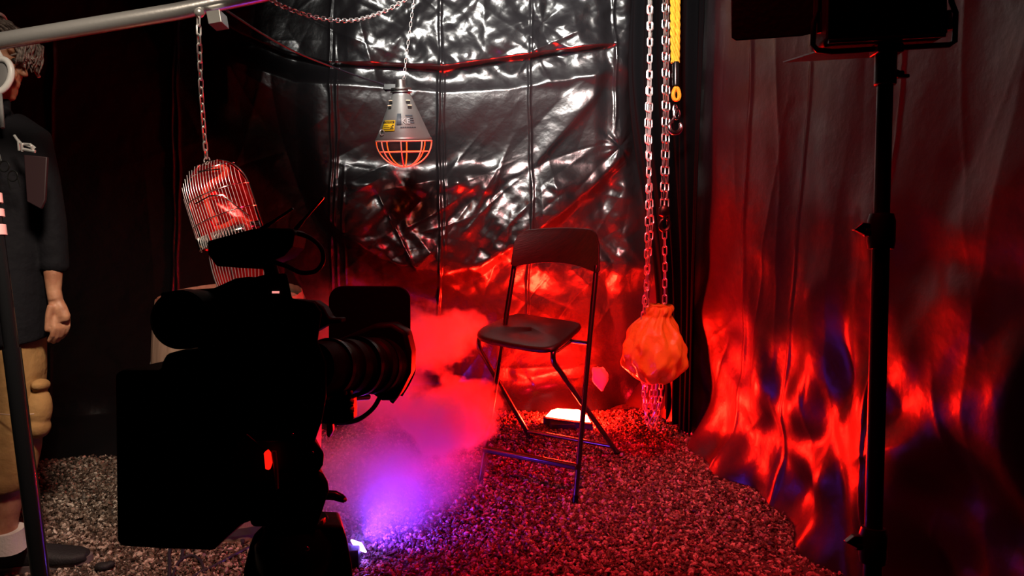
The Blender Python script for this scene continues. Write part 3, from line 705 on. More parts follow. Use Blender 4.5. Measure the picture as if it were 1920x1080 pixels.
# ------------------------------------------------------------ barrel
def barrel():
    z = 2.95; c = P(440, 640, z); S = z/F; b = A3((c[0], c[1], 0)); t = thing('wooden_barrel', b, 'pinkish wooden barrel with grey hoop mostly hidden behind the film camera', 'barrel')
    Ht = P(440, 548, z)[2]; R0 = 150*S
    rad = lambda k: R0*(1-.16*(2*k-1.05)**2)
    N = 26
    m = MB(); prof = [(rad(k), k*Ht) for k in np.linspace(0, 1, 26)]; V = []; n = N*4
    for r, zz in prof:
        for k in range(n):
            a = 2*math.pi*k/n; rr = r-(.0035 if k % 4 == 0 else 0); V.append(b+A3((rr*math.cos(a), rr*math.sin(a), zz)))
    m.add(V, [(i*n+k, i*n+(k+1) % n, (i+1)*n+(k+1) % n, (i+1)*n+k) for i in range(25) for k in range(n)]); m.build('staves', 'oak', t, ang=25)
    m = MB(); m.lathe([(.001, Ht-.03), (rad(1)-.012, Ht-.03)], b, (0, 0, 1), 40); m.build('barrel_head', 'oak', t)
    for k in (.06, .22, .66, .72, .95):
        m = MB(); r = rad(k)+.003; m.lathe([(rad(k-.018), (k-.018)*Ht), (rad(k-.018)+.003, (k-.018)*Ht), (rad(k+.018)+.003, (k+.018)*Ht), (rad(k+.018), (k+.018)*Ht)], b, (0, 0, 1), 64); m.build('hoop', 'hoop', t)
barrel()
# ------------------------------------------------------------ film camera on tripod
ZR = 1.5
def film_camera():
    t = thing('film_camera', P(520, 880, ZR), 'black film camera rig with matte box and transmitter seen from behind', 'camera')
    B = lambda nm, m_, par=t, **k: MB
    def part(nm, poly, z, th, mt='rig_black', par=t, bevel=.004, skew=(0, 0)):
        m = MB(); m.prism(poly, z, th, skew); return m.build(nm, mt, par, bevel=bevel, smooth=True, ang=30)
    part('camera_body', [(410, 545), (440, 530), (500, 514), (538, 512), (548, 560), (590, 566), (604, 585), (596, 640), (612, 680), (612, 745), (604, 790), (590, 830), (440, 830), (416, 780), (408, 700)], ZR, .16, skew=(-.055, 0))
    part('top_handle', [(300, 548), (330, 545), (400, 540), (440, 522), (470, 518), (470, 560), (300, 562)], ZR+.03, .05, bevel=.005)
    part('handle_bracket', [(372, 600), (400, 600), (414, 560), (410, 665), (376, 665), (366, 640)], ZR+.04, .03, bevel=.001)
    part('handle_post', [(388, 560), (409, 560), (400, 620), (393, 665), (378, 665), (384, 620)], ZR+.06, .02, bevel=.002)
    # round rear viewfinder / battery puck
    c = P(352, 598, ZR-.03); m = MB(); m.lathe([(.001, -.045), (.045, -.045), (.055, -.035), (.057, 0), (.055, .06), (.001, .06)], c, FW, 40); m.build('viewfinder', 'rig_black', t)
    # equipment case at the rear
    part('rear_case', [(302, 680), (310, 664), (340, 656), (410, 652), (470, 655), (520, 700), (520, 940), (497, 968), (450, 985), (420, 1012), (398, 1034), (300, 1030), (226, 1026), (218, 1016), (214, 700), (228, 694), (300, 694)], ZR+.02, .20, 'rig_black', bevel=.008)
    # transmitter with antennas
    tr = part('transmitter', [(388, 452), (470, 430), (490, 427), (548, 428), (553, 436), (548, 462), (532, 480), (498, 492), (470, 503), (405, 499), (390, 478)], ZR, .09, bevel=.004)
    for a, b in (((490, 430), (549, 391)), ((554, 430), (606, 370))):
        m = MB(); p, q = P(*a, ZR+.04), P(*b, ZR+.04); v = q-p; m.tube([p-v*.1, p+v*.25, p+v*.27, p+v], [.0045, .0045, .0032, .0030], 10); m.tube([p+v, p+v*1.01], .002, 8); m.build('antenna', 'rig_gloss', tr)
    m = MB(); m.tube([P(505, 494, ZR+.04), P(512, 520, ZR+.05)], .014, 12); m.build('mounting_post', 'rig_black', t)
    m = MB(); m.tube(bez([P(545, 436, ZR+.03), P(575, 443, ZR+.02), P(600, 462, ZR), P(606, 488, ZR), P(592, 508, ZR), P(565, 511, ZR), P(540, 500, ZR+.01), P(515, 492, ZR+.02)], 8), .0045, 10); m.build('transmitter_cable', 'rig_black', t)
    # neck and side arm towards the matte box
    part('top_flag', rrect(616, 536, 769, 690, 26), ZR+.42, .012, bevel=.003)
    part('flag_hinge', [(545, 560), (590, 564), (606, 575), (618, 596), (640, 596), (640, 606), (615, 608), (560, 640), (540, 640)], ZR+.12, .05)
    m = MB(); a = P(585, 690, ZR+.05); b = P(725, 684, ZR+.34); ax = b-a; L = np.linalg.norm(ax)
    m.lathe([(.001, 0), (.052, 0), (.055, .02), (.055, L*.35), (.060, L*.36), (.060, L*.45), (.056, L*.46), (.058, L*.7), (.064, L*.72), (.066, L*.95), (.060, L), (.001, L)], a, ax, 40); ln = m.build('lens', 'rig_black', t)
    for k in (.2, .55, .82):
        m = MB(); rr = .058 if k < .3 else .0635; m.lathe([(rr-.006, L*k-.006), (rr+.003, L*k-.006), (rr+.003, L*k+.006), (rr-.006, L*k+.006)], a, ax, 60); m.build('focus_ring', 'rig_gloss', ln)
    mb_ = part('matte_box', [(625, 640), (700, 608), (735, 606), (762, 622), (771, 660), (770, 700), (752, 735), (742, 752), (715, 752), (692, 735), (660, 728), (625, 720)], ZR+.30, .10, bevel=.01)
    m = MB(); m.tube(bez([P(772, 662, ZR+.40), P(777, 690, ZR+.41), P(768, 715, ZR+.41), P(752, 742, ZR+.40)], 6), .004, 8); m.tube(bez([P(770, 650, ZR+.38), P(764, 700, ZR+.38), P(748, 735, ZR+.38), P(734, 754, ZR+.38)], 6), .006, 8); m.build('filter_frame', 'rig_gloss', mb_)
    m = MB(); m.ball(P(748, 692, ZR+.295), .005); m.build('glint_screw', 'red_glint', mb_)  # black screw coloured red for the light it catches
    m = MB(); m.tube(bez([P(716, 738, ZR+.3), P(700, 765, ZR+.28), P(675, 785, ZR+.24), P(650, 792, ZR+.2), P(615, 793, ZR+.15)], 8), .0055, 10); m.build('motor_cable', 'rig_black', t)
    part('rod_bracket', [(585, 728), (600, 728), (612, 744), (654, 742), (662, 746), (663, 786), (645, 795), (585, 795)], ZR+.12, .04, bevel=.003)
    m = MB()
    for y in (735, 752): m.tube([P(560, y, ZR+.08), P(690, y-8, ZR+.36)], .0075, 12)
    m.build('support_rods', 'rig_gloss', t)
    for x, y, r in ((614, 744, .006), (622, 739, .005), (660, 753, .005), (660, 768, .0055), (648, 737, .0035), (659, 736, .0035)):
        m = MB(); m.ball(P(x, y, ZR+.115), (r, r, r*1.3), [RT, FW, UP]); m.build('clamp_screw', 'red_glint', t)
    m = MB(); m.prism([(611, 789), (623, 788), (624, 808), (617, 822), (612, 818)], ZR+.13, .02); m.build('lever_tip', 'red_glint', t, bevel=.003)
    m = MB(); m.prism([(494, 850), (500, 844), (505, 850), (508, 870), (504, 882), (497, 880)], ZR-.008, .012); m.build('glint_piece', 'glint_glow', t, bevel=.002)  # added glowing piece where red light glints on the rig, not a lamp
    m = MB(); m.prism([(509, 846), (517, 846), (520, 880), (521, 918), (517, 920), (513, 880)], ZR-.006, .012); m.build('glint_cable_sleeve', 'red_glint', t, bevel=.001)  # red light along the sleeve painted in as its colour
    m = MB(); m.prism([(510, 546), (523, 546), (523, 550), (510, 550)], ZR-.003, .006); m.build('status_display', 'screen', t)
    m = MB(); m.tube(bez([P(446, 702, ZR-.01), P(447, 740, ZR-.015), P(441, 790, ZR-.02), P(444, 830, ZR-.015), P(458, 858, ZR-.01)], 8), .003, 8); m.tube(bez([P(462, 815, ZR-.01), P(480, 830, ZR-.012), P(496, 846, ZR-.01)], 6), .0025, 8); m.build('side_cable', 'rig_gloss', t)
    for x, y in ((586, 848), (549, 814)):
        m = MB(); m.ball(P(x, y, ZR-.004), .0028); m.build('bolt_head', 'chrome', t)
    return t
film_camera()
def tripod():
    gf = P(560, 1080, ZR+.08); base = A3((gf[0], gf[1], 0))
    t = thing('camera_tripod', base, 'heavy black camera tripod head and legs under the film camera', 'tripod')
    m = MB(); m.prism([(440, 826), (590, 826), (608, 850), (606, 872), (598, 885), (470, 885), (450, 860)], ZR+.02, .14, (-.05, 0)); m.build('quick_plate', 'rig_black', t, bevel=.004)
    m = MB(); m.prism([(500, 880), (590, 880), (607, 890), (616, 905), (618, 922), (612, 940), (604, 965), (596, 990), (470, 990), (470, 960), (495, 940)], ZR+.03, .12, (-.045, 0)); m.build('fluid_head', 'rig_black', t, bevel=.01)
    m = MB(); a = P(600, 927, ZR+.08); b = P(640, 934, ZR+.08); m.tube([a, P(628, 929, ZR+.08), b, P(647, 938, ZR+.08)], [.010, .010, .0085, .006], 12); m.build('drag_knob', 'rig_gloss', t)
    m = MB(); m.ball(P(646, 937, ZR+.078), .005); m.build('knob_cap', 'red_glint', t)  # red glint on the black cap put into its colour
    m = MB(); m.prism([(600, 977), (606, 975), (608, 990), (604, 997)], ZR+.055, .02); m.build('brake_lever', 'red_glint', t, bevel=.001)
    m = MB(); c = P(560, 1030, ZR+.09); m.lathe([(.001, .06), (.062, .06), (.085, .03), (.09, -.01), (.075, -.05), (.001, -.06)], c, (0, 0, 1), 40); m.build('levelling_bowl', 'rig_gloss', t)
    m = MB(); m.ball(P(575, 1029, ZR+.005), (.006, .004, .005), [RT, FW, UP]); m.build('spirit_level', 'chrome', t)
    m = MB(); m.prism([(590, 984), (642, 986), (650, 1010), (660, 1062), (664, 1130), (590, 1130)], ZR+.05, .10, (-.03, 0)); m.build('leg_bracket', 'rig_black', t, bevel=.006)
    m = MB(); m.prism([(472, 1000), (500, 990), (590, 990), (590, 1130), (448, 1130), (452, 1070), (462, 1030)], ZR+.05, .12); m.build('bowl_housing', 'rig_black', t, bevel=.02)
    cz = P(555, 1090, ZR+.09)
    for a in (0.35, 2.5, 4.5):
        e = A3((cz[0]+.38*math.cos(a), cz[1]-.02+.38*math.sin(a), .012)); m = MB(); s0 = cz+A3((.05*math.cos(a), .05*math.sin(a), -.02)); md = (s0+e)/2
        n_ = A3((-math.sin(a), math.cos(a), 0))*.022
        m.tube([s0+n_, md+n_], .014, 12); m.tube([s0-n_, md-n_], .014, 12); m.tube([md-(e-s0)*.06, e], .012, 12); lg = m.build('leg', 'rig_black', t)
        m = MB(); m.ball(e, (.022, .022, .012)); m.build('rubber_foot', 'rig_black', lg)
tripod()
# cables on the ground
def cab(pts, r, lab, mt='cable', name='ground_cable'):
    m = MB(); m.tube(bez(pts, 10), r, 8); tag(m.build(name, mt), lab, 'cable')
g = lambda x, y, z=.016: G(x, y, z)
cab([g(316, 1110), g(318, 1060), g(318, 1035), g(330, 1005), g(380, 985), g(440, 985), g(500, 985)], .006, 'straight cable lying on gravel nearest the black case corner')
cab([g(320, 1100), g(330, 1062), g(345, 1046), g(362, 1042), g(378, 1055), g(384, 1085), g(386, 1110)], .005, 'curled black cable loop on the gravel under the black case')
cab([g(340, 1100), g(372, 1075), g(400, 1062), g(440, 1040), g(480, 1020), g(520, 1005)], .006, 'long cable running diagonally over the pink lit gravel to the tripod')
cab([g(340, 1050), g(345, 1020), g(352, 990), g(400, 975), g(450, 990), g(455, 1020), g(452, 985), g(470, 965)], .006, 'kinked cable with a raised bend on the pink lit gravel')
# stray bits on the ground
m = MB(); m.tube([g(1055, 1018, .018), g(1036, 1034, .018)], .0018, 6); tag(m.build('dry_twig', 'khaki'), 'short dry twig lying on the red lit gravel', 'twig')
m = MB(); c = g(192, 1062, .02); m.ball(c, (.028, .018, .014)); m.ball(c+A3((.022, .01, .002)), (.016, .014, .012)); tag(m.build('dark_rock', 'shoe', remesh=.004), 'small black lump on the gravel beside the shoe tip', 'rock')
# ------------------------------------------------------------ panel light on stand at right
def panel_light():
    z = 1.5; foot = P(1633, 1200, z); p1 = P(1636, 1060, z); p0 = P(1661, 100, z); v = p0-p1; ft = p1-v*(p1[2]/v[2])
    t = thing('light_stand', ft, 'tall black light stand rising in front of the red lit sheeting', 'stand')
    at = lambda py: p1+v*((1060-py)/960.)
    m = MB(); m.tube([ft+A3((0, 0, .10)), at(1010)], .0175, 18); m.build('lower_tube', 'stand_black', t)
    m = MB(); m.tube([at(1015), at(430)], .0165, 18); m.build('middle_tube', 'stand_black', t)
    m = MB(); m.tube([at(435), at(150)], .0150, 18); m.build('upper_tube', 'stand_black', t)
    for py in (1022, 434):
        m = MB(); c = at(py); m.lathe([(.015, -.035), (.0235, -.034), (.026, -.02), (.026, .02), (.022, .034), (.015, .035)], c, v, 20); cl = m.build('clamp_collar', 'stand_black', t)
        m = MB(); m.tube([c-RT*.02, c-RT*.034], .010, 10); m.prism([(0, 0)]*0 or [(px_of(c)[0]-50, py-4), (px_of(c)[0]-34, py-17), (px_of(c)[0]-18, py-16), (px_of(c)[0]-18, py+10), (px_of(c)[0]-30, py+6)], z-.008, .016); m.build('clamp_knob', 'stand_black', cl, bevel=.002)
    for a in (.5, 2.6, 4.7):
        m = MB(); s0 = ft+A3((0, 0, .55)); e = ft+A3((.42*math.cos(a)*.6, .42*math.sin(a), .012)); m.tube([s0+A3((.02*math.cos(a), .02*math.sin(a), 0)), e], .009, 10)
        m.tube([ft+A3((0, 0, .14)), s0*.45+e*.55], .006, 8); m.build('leg', 'stand_black', t)
    t2 = thing('panel_light', P(1661, 100, z), 'switched off black panel light with barn door flaps on the right stand', 'lamp')
    m = MB(); m.tube([at(160), at(98)], .0205, 18); m.box(P(1662, 94, z), (.05, .04, .018), [RT, FW, UP]); m.build('spigot_mount', 'stand_black', t2, bevel=.003)
    m = MB(); c = P(1686, 138, z); m.tube([P(1674, 132, z), c, P(1694, 137, z)], .006, 8); m.box(P(1692, 143, z), (.024, .012, .007), [RT, FW, UP]); m.build('mount_lever', 'stand_black', t2, bevel=.002)
    yk = [(1536, -80), (1534, 20), (1526, 42), (1524, 84), (1532, 94), (1560, 97), (1780, 84), (1790, 78), (1792, 24), (1784, 4), (1782, -80)]
    m = MB(); m.tube([P(x, y, z) for x, y in yk], .0055, 10); m.build('yoke', 'rig_gloss', t2)
    m = MB(); m.prism([(1552, -110), (1776, -122), (1778, 60), (1772, 68), (1556, 80), (1550, 74)], z-.03, .07); bd = m.build('lamp_body', 'rig_black', t2, bevel=.006)
    m = MB(); c = P(1664, -20, z+.045); m.box(c, (.205, .006, .17), [RT, FW, UP]); m.build('front_diffuser', 'white_plastic', bd)
    m = MB(); m.tube([P(1553, 78, z-.03), P(1772, 66, z-.03)], .004, 8); m.build('bottom_rail', 'stand_black', bd)
    m = MB(); m.tube([P(1537, 26, z+.0), P(1537, 62, z+.0)], .005, 8); m.build('chrome_latch', 'chrome', bd)
    m = MB(); m.tube([P(1779, 20, z+.01), P(1781, 56, z+.01)], .0055, 8); m.build('chrome_latch', 'chrome', bd)
    m = MB(); m.prism([(1371, -130), (1530, -130), (1524, 62), (1505, 67), (1380, 76), (1372, 70)], z+.07, .004); m.build('side_flap', 'rig_black', t2, bevel=.002)
    a = [P(1532, 88, z+.05), P(1640, 84, z+.05), P(1760, 78, z+.05), P(1725, 80, z+.30), P(1650, 104, z+.25), P(1470, 114, z+.25)]
    m = MB(); a = [P(1540, 92, z+.05), P(1745, 80, z+.05), P(1660, 104, z+.26), P(1468, 115, z+.26)]; m.add(a, [(0, 1, 2, 3)]); o = m.build('bottom_flap', 'stand_black', t2, smooth=False); q = o.modifiers.new('s', 'SOLIDIFY'); q.thickness = .003
panel_light()
# ------------------------------------------------------------ person
def person():
    Z = 2.62; S = Z/F
    Q = lambda x, y, d=0.: P(x, y, Z+d)
    gr = G(10, 1052); 
    t = thing('person', (gr[0], gr[1], 0), 'grey haired person in black shirt and khaki shorts looking down, at the left edge', 'person')
    hx = RT; hz = UP; hy = FW; axh = [RT, FW, UP]
    m = MB()
    # head, in profile, chin tucked
    R = math.radians(-20); fx = RT*math.cos(R)+UP*math.sin(R); uz = -RT*math.sin(R)*1+UP*math.cos(R); ah = [fx, FW, uz]
    hc = Q(-22, 92)
    m.ball(hc, (.098, .074, .098), ah, 28, 18)                       # skull
    m.ball(Q(2, 135), (.066, .056, .075), ah, 24, 14)          # face mass
    m.ball(Q(8, 168), (.040, .042, .045), ah)                 # jaw
    m.ball(Q(19, 181), (.016, .022, .014), ah)                # chin
    m.ball(Q(34, 100), (.020, .050, .014), ah)                # brow
    m.tube([Q(33, 104), Q(40, 122), Q(45, 138)], [.008, .010, .013], 10); m.ball(Q(45, 139), (.013, .014, .010), ah)  # nose
    m.ball(Q(31, 155), (.010, .020, .0055), ah); m.ball(Q(30, 161), (.009, .018, .0055), ah)  # lips
    for d in (-.052,): m.ball(Q(22, 140, d), (.02, .012, .02), ah)
    for d in (-.074, .074): m.ball(Q(-20, 128, d), (.016, .010, .030), ah)  # ears
    # neck, torso core, arms, legs
    m.tube([Q(-25, 165), Q(-38, 215), Q(-45, 250)], [.056, .056, .075], 20)
    m.oval([(Q(-45, 240), .17, .09), (Q(-45, 330), .19, .115), (Q(-45, 480), .17, .11), (Q(-45, 600), .17, .12), (Q(-45, 660), .16, .12)], 24, ax=RT)
    for sx, d0 in ((1, 0), (-1, 0)):
        X = lambda x: -45+sx*(x+45)
        f = 0 if sx > 0 else .02
        m.tube([Q(X(50), 262, f), Q(X(82), 350, f), Q(X(96), 430, f), Q(X(99), 500, f-.01), Q(X(101), 545, f-.01), Q(X(104), 562, f-.01)], [.055, .046, .040, .031, .0235, .0235], 16)
        # palm, fingers, thumb
        m.oval([(Q(X(104), 560, f-.01), .022, .018), (Q(X(108), 575, f-.01), .030, .020), (Q(X(113), 592, f-.008), .034, .019), (Q(X(114), 602, f-.006), .028, .014)], 18, ax=RT)
        for i in range(4):
            bx, ln = 101+8.2*i, (1, 1.06, 1., .84)[i]; dd = -.022+.013*i
            pth = [Q(X(bx), 596-1.5*i, f+dd+.0), Q(X(bx+1.5), 596+19*ln, f+dd-.004), Q(X(bx-3), 596+33*ln, f+dd-.002), Q(X(bx-9), 596+43*ln, f+dd+.006)]
            m.tube(pth, [.0105, .0095, .0088, .0074], 10); m.ball(pth[-1], .0074, nu=10, nv=8)
        th = [Q(X(97), 572, f-.030), Q(X(92), 588, f-.034), Q(X(90), 604, f-.034), Q(X(88), 618, f-.032)]
        m.tube(th, [.013, .012, .0105, .009], 10); m.ball(th[-1], .009, nu=10, nv=8)
    for k, cx in ((0, 12), (1, -108)):
        m.tube([Q(cx+6, 640), Q(cx+5, 780), Q(cx+2, 850), Q(cx-2, 920), Q(cx-4, 985), Q(cx-4, 1010)], [.085, .068, .058, .056, .040, .042], 18)
    bd = m.build('body', 'skin', t, remesh=.0042, sm=3)
    # eye and eyebrow
    m = MB(); m.ball(Q(27, 113, -.030), (.010, .006, .007), ah, 12, 8); m.build('eye', 'ink', bd)
    m = MB(); m.tube([Q(20, 104, -.046), Q(30, 101, -.044), Q(37, 104, -.032)], [.002, .004, .003], 8); m.build('eyebrow', 'hair', bd)
    # hair: cap and locks
    m = MB(); R2 = random.Random(5)
    m.ball(hc+uz*.018-fx*.014, (.098, .079, .094), ah, 28, 16)
    for k in range(260):
        a = R2.uniform(-1.25, 1.25); st = hc+uz*.10-fx*R2.uniform(-.03, .10)+FW*(.07*math.sin(a)*.6)
        fwd = R2.random() < .55
        if fwd:
            e1 = hc+fx*R2.uniform(.06, .10)+uz*R2.uniform(.07, .10)+FW*(.07*math.sin(a)); e2 = hc+fx*R2.uniform(.120, .150)+uz*R2.uniform(.015, .07)+FW*(.055*math.sin(a)); e3 = hc+fx*R2.uniform(.125, .160)+uz*R2.uniform(-.025, .03)+FW*(.05*math.sin(a))
        else:
            e1 = hc+uz*R2.uniform(.05, .08)+FW*(.09*math.copysign(1, a))-fx*R2.uniform(-.05, .08); e2 = e1-uz*.05+fx*R2.uniform(-.01, .01); e3 = e2-uz*.04
        m.tube(bez([st, e1, e2, e3], 5), [.0055]*5+[.0048]*5+[.0035]*5+[.0015], 5)
    m.build('hair', 'hair', bd, ang=180)
    # headphones
    m = MB(); c = Q(-3, 142, -.098); m.tube([c+fx*.040*math.cos(a)+uz*.056*math.sin(a) for a in np.linspace(0, 2*math.pi, 30, endpoint=False)], .0105, 12, closed=True); hp = m.build('headphones', 'white_plastic', t)
    hp['label'] = 'white over-ear headphone'
    m = MB(); m.ball(c+FW*.006, (.034, .010, .048), ah); m.build('ear_cushion', 'grey_plastic', hp)
    m = MB(); m.tube(bez([c+uz*.05, hc+uz*.09-FW*.075, hc+uz*.125, hc+uz*.09+FW*.075, c+uz*.05+FW*.19], 8), .006, 8); m.build('headband', 'white_plastic', hp)
    m = MB(); m.tube(bez([Q(0, 176, -.1), Q(2, 200, -.12), Q(5, 240, -.135)], 6), .0065, 8); m.build('headphone_arm', 'grey_plastic', hp)
    # shirt
    m = MB(); 
    m.oval([(Q(-30, 205), .075, .075), (Q(-36, 222), .10, .085), (Q(-42, 240), .165, .10), (Q(-44, 262), .205, .12), (Q(-46, 320), .232, .135), (Q(-46, 420), .236, .142), (Q(-46, 520), .236, .15), (Q(-46, 600), .240, .152), (Q(-46, 634), .238, .152)], 40, 2.5, ax=RT)
    m.oval([(Q(-30, 600), .14, .150), (Q(-30, 640), .150, .152), (Q(-22, 658), .11, .146)], 30, 2.3, ax=RT)
    for sx in (1, -1):
        X = lambda x: -45+sx*(x+45)
        m.tube([Q(X(20), 252), Q(X(52), 268), Q(X(74), 340), Q(X(92), 420), Q(X(99), 470), Q(X(101), 490), Q(X(101), 500), Q(X(100), 509)], [.08, .078, .064, .054, .047, .046, .047, .040], 20)
    m.tube([Q(-60, 196, -.05), Q(-20, 210, -.088), Q(12, 206, -.07), Q(12, 190, -.03)], [.016, .018, .018, .014], 10)
    sh = m.build('shirt', 'shirt', t, remesh=.006, sm=4)
    m = MB(); m.prism([(44, 290), (88, 294), (84, 375), (76, 392), (50, 378)], Z-.165, .012); m.build('chest_pocket', 'pocket_red', sh, bevel=.003)
    m = MB()
    for x0, y0, x1, y1 in ((27, 254, 36, 282), (33, 262, 42, 284), (42, 270, 66, 278), (50, 272, 62, 284)): m.tube([P(x0, y0, Z-.168), P((x0+x1)/2+3, (y0+y1)/2-3, Z-.176), P(x1, y1, Z-.168)], .0042, 8)
    m.tube([P(44, 280, Z-.17), P(66, 284, Z-.17)], .005, 8); m.build('pocket_pens', 'steel', sh)
    # glasses hanging at the collar
    m = MB()
    for cx, cy in ((8, 312), (24, 330)): m.tube([P(cx+9*math.cos(a), cy+10*math.sin(a), Z-.18) for a in np.linspace(0, 6.28, 18, endpoint=False)], .0022, 6, closed=True)
    m.tube([P(2, 302, Z-.175), P(0, 290, Z-.17)], .002, 6); m.tube([P(30, 322, Z-.18), P(38, 350, Z-.178)], .002, 6); m.tube([P(14, 334, Z-.18), P(20, 356, Z-.178)], .002, 6)
    m.build('eyeglasses', 'stand_black', sh)
    # khaki shorts
    m = MB(); m.oval([(Q(-46, 590), .20, .135), (Q(-46, 640), .215, .14), (Q(-46, 700), .222, .14)], 32, ax=RT)
    for cx in (14, -110):
        m.oval([(Q(cx, 640), .106, .125), (Q(cx+1, 700), .108, .12), (Q(cx+1, 780), .104, .11), (Q(cx-1, 850), .098, .10), (Q(cx-4, 895), .088, .09), (Q(cx-5, 912), .078, .08)], 28, ax=RT)
    so = m.build('shorts', 'khaki', t, remesh=.007, sm=3)
    m = MB(); m.ball(Q(72, 765, -.01), (.042, .045, .075), axh); m.ball(Q(76, 722, -.02), (.026, .04, .022), axh); m.ball(Q(72, 800, -.01), (.036, .045, .04), axh); m.build('cargo_pocket', 'khaki', so, remesh=.005, sm=3)
    m = MB(); m.tube([Q(x, 776+2*math.sin(x/20), -.128+.00001*(x-24)**2*.9) for x in range(-16, 66, 4)], .0018, 6); m.build('seam', 'oak', so)
    # socks and shoes
    for cx in (18, -114):
        dx = 0
        m = MB(); m.oval([(Q(cx-4, 992), .050, .05), (Q(cx-4, 1006), .050, .05), (Q(cx-2, 1030), .056, .05)], 20, ax=RT); m.build('sock', 'sock', t)
        zs = Z-.10; B0 = G(cx-28, 1072); B1 = G(cx+150, 1054); dr = (B1-B0)/np.linalg.norm(B1-B0); sdv = np.cross(dr, [0, 0, 1.]); L = .31
        m = MB(); secs = []
        for u, hw, hh, lift in ((0, .020, .045, .035), (.04, .034, .075, .02), (.18, .038, .098, .02), (.34, .040, .092, .02), (.52, .046, .070, .02), (.72, .050, .052, .02), (.88, .044, .043, .02), (.97, .028, .034, .022), (1, .012, .02, .024)):
            secs.append((B0+dr*(u*L)+A3((0, 0, hh/2+lift*.5)), hw, hh/2))
        m.oval(secs, 24, 2.6, ax=sdv, ay=(0, 0, 1)); sh_ = m.build('shoe', 'shoe', t, remesh=.004, sm=2)
        m = MB(); R = [[B0+dr*(L*(.5-.53*math.cos(a)))+sdv*(.046*math.sin(a)*(1+.1*math.cos(a*2)))+A3((0, 0, z+.012*(1-math.cos(a))**2*.12)) for a in np.linspace(0, 2*math.pi, 40, endpoint=False)] for z in (.001, .010, .020, .026)]
        m.loft(R); m.build('sole', 'shoe_sole', sh_)
        m = MB()
        for k in range(5):
            u = .36+.07*k; c = B0+dr*(u*L)+A3((0, 0, .105-.011*k)); m.tube([c-sdv*.03-A3((0, 0, .014)), c+A3((0, 0, .004)), c+sdv*.03-A3((0, 0, .014))], .003, 6)
        m.build('laces', 'ink', sh_)
person()
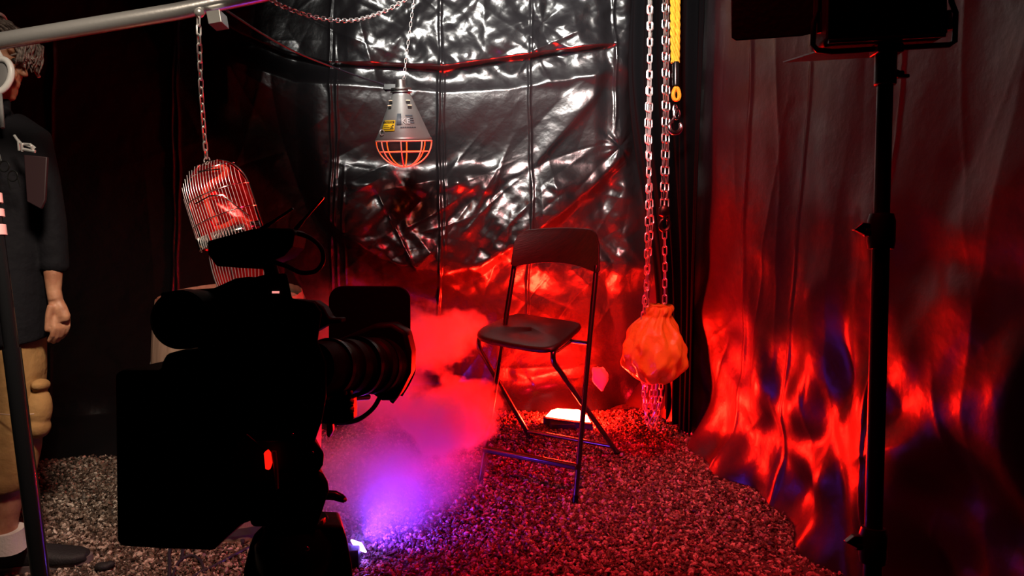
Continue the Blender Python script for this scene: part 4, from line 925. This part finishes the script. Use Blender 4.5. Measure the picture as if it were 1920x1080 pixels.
# ------------------------------------------------------------ smoke
def smoke():
    lo = A3((-1.15, 2.35, .0)); hi = A3((.20, 3.95, .95)); m = MB(); m.box((lo+hi)/2, hi-lo)
    mt = bpy.data.materials.new('smoke'); mt.use_nodes = True; n = mt.node_tree.nodes; l = mt.node_tree.links; n.clear()
    out = n.new('ShaderNodeOutputMaterial'); pv = n.new('ShaderNodeVolumePrincipled'); l.new(pv.outputs[0], out.inputs['Volume'])
    pv.inputs['Color'].default_value = (.92, .92, .92, 1); pv.inputs['Anisotropy'].default_value = .1
    g = n.new('ShaderNodeNewGeometry')
    def noise(s, det, off):
        mp = n.new('ShaderNodeMapping'); mp.inputs['Location'].default_value = off; l.new(g.outputs['Position'], mp.inputs[0])
        t = n.new('ShaderNodeTexNoise'); t.inputs['Scale'].default_value = s; t.inputs['Detail'].default_value = det; t.inputs['Roughness'].default_value = .55; l.new(mp.outputs[0], t.inputs['Vector']); return t.outputs['Fac']
    def ma(op, a, b=None, c=None, clamp=False):
        x = n.new('ShaderNodeMath'); x.operation = op; x.use_clamp = clamp
        for i, q in enumerate((a, b, c)):
            if q is None: continue
            if isinstance(q, (int, float)): x.inputs[i].default_value = q
            else: l.new(q, x.inputs[i])
        return x.outputs[0]
    nz = noise(5.5, 5, (0, 0, 0)); nf = noise(14, 4, (3, 1, 2)); nn = ma('ADD', ma('MULTIPLY', ma('SUBTRACT', nz, .5), 1.5), ma('MULTIPLY', ma('SUBTRACT', nf, .5), 1.1))
    tot = None
    #        centre, radii, density, noise amount, edge sharpness
    blobs = [(P(775, 640, 3.45), (.26, .22, .15), 9, 1.0, 3.0), (P(850, 625, 3.5), (.17, .18, .10), 5, 1.5, 2.2), (P(845, 780, 3.25), (.21, .22, .15), 13, .9, 3.2), (P(730, 740, 3.2), (.24, .25, .18), 5, .7, 1.5),
             (P(760, 880, 2.95), (.34, .33, .20), 4.2, .6, 1.0), (P(690, 900, 2.85), (.36, .36, .22), 3.0, .5, 1.0), (P(640, 620, 3.5), (.28, .25, .26), 1.4, .7, 1.0)]
    for c, r, d, na, sh in blobs:
        s = n.new('ShaderNodeVectorMath'); s.operation = 'SUBTRACT'; l.new(g.outputs['Position'], s.inputs[0]); s.inputs[1].default_value = tuple(c)
        q = n.new('ShaderNodeVectorMath'); q.operation = 'DIVIDE'; l.new(s.outputs[0], q.inputs[0]); q.inputs[1].default_value = r
        ln = n.new('ShaderNodeVectorMath'); ln.operation = 'LENGTH'; l.new(q.outputs[0], ln.inputs[0])
        f = ma('SUBTRACT', 1.0, ln.outputs['Value']); f = ma('ADD', f, ma('MULTIPLY', nn, na)); f = ma('MULTIPLY', f, sh, clamp=True); f = ma('MULTIPLY', f, d*1.1)
        tot = f if tot is None else ma('ADD', tot, f)
    l.new(tot, pv.inputs['Density'])
    o = m.build('smoke', mt, smooth=False); tag(o, 'drifting smoke lit red and violet between the camera and the chair', 'smoke', kind='stuff')
smoke()
# ------------------------------------------------------------ lights
def area(name, loc, tgt, size, power, col, spread=180):
    L = bpy.data.lights.new(name, 'AREA'); L.shape = 'RECTANGLE'; L.size, L.size_y = size; L.energy = power; L.color = col; L.spread = math.radians(spread)
    o = bpy.data.objects.new(name, L); C.objects.link(o); o.location = loc; d = Vector(tgt)-Vector(loc); o.rotation_euler = d.to_track_quat('-Z', 'Y').to_euler(); return o
area('key_light', (-.15, 1.95, 2.5), (.12, 4.1, 1.85), (.8, .4), 27, (1, .97, .9), 54)
area('side_light', (-.70, 1.45, 2.55), (-1.85, 2.6, .5), (.3, .3), 7.5, (1, .82, .64), 62)
area('overhead_light', (.75, 2.55, 2.55), (.72, 2.95, 0), (.2, .2), .45, (1, .86, .78), 42)
c = G(664, 1052)+A3((.05, .02, .085)); area('blue_light_beam', tuple(c), tuple(c+A3((.45, .70, .12))), (.05, .05), 3.6, (.15, .03, 1), 125)
area('added_red_fill', (.25, 1.8, 2.5), (.55, 3.0, .1), (.3, .3), 22, (1, .004, .02), 104)  # added lamp with no seen source, reddens chair, bag and near gravel
w = bpy.data.worlds.new('night'); sc.world = w; w.use_nodes = True; w.node_tree.nodes['Background'].inputs[0].default_value = (.3, .02, .08, 1); w.node_tree.nodes['Background'].inputs[1].default_value = .004
sc.cycles.volume_step_rate = .6; sc.cycles.volume_max_steps = 256; sc.cycles.max_bounces = 10; sc.cycles.volume_bounces = 5; sc.cycles.sample_clamp_indirect = 6; sc.cycles.use_denoising = True
for o in sc.objects:
    if '_o' in o: del o['_o']
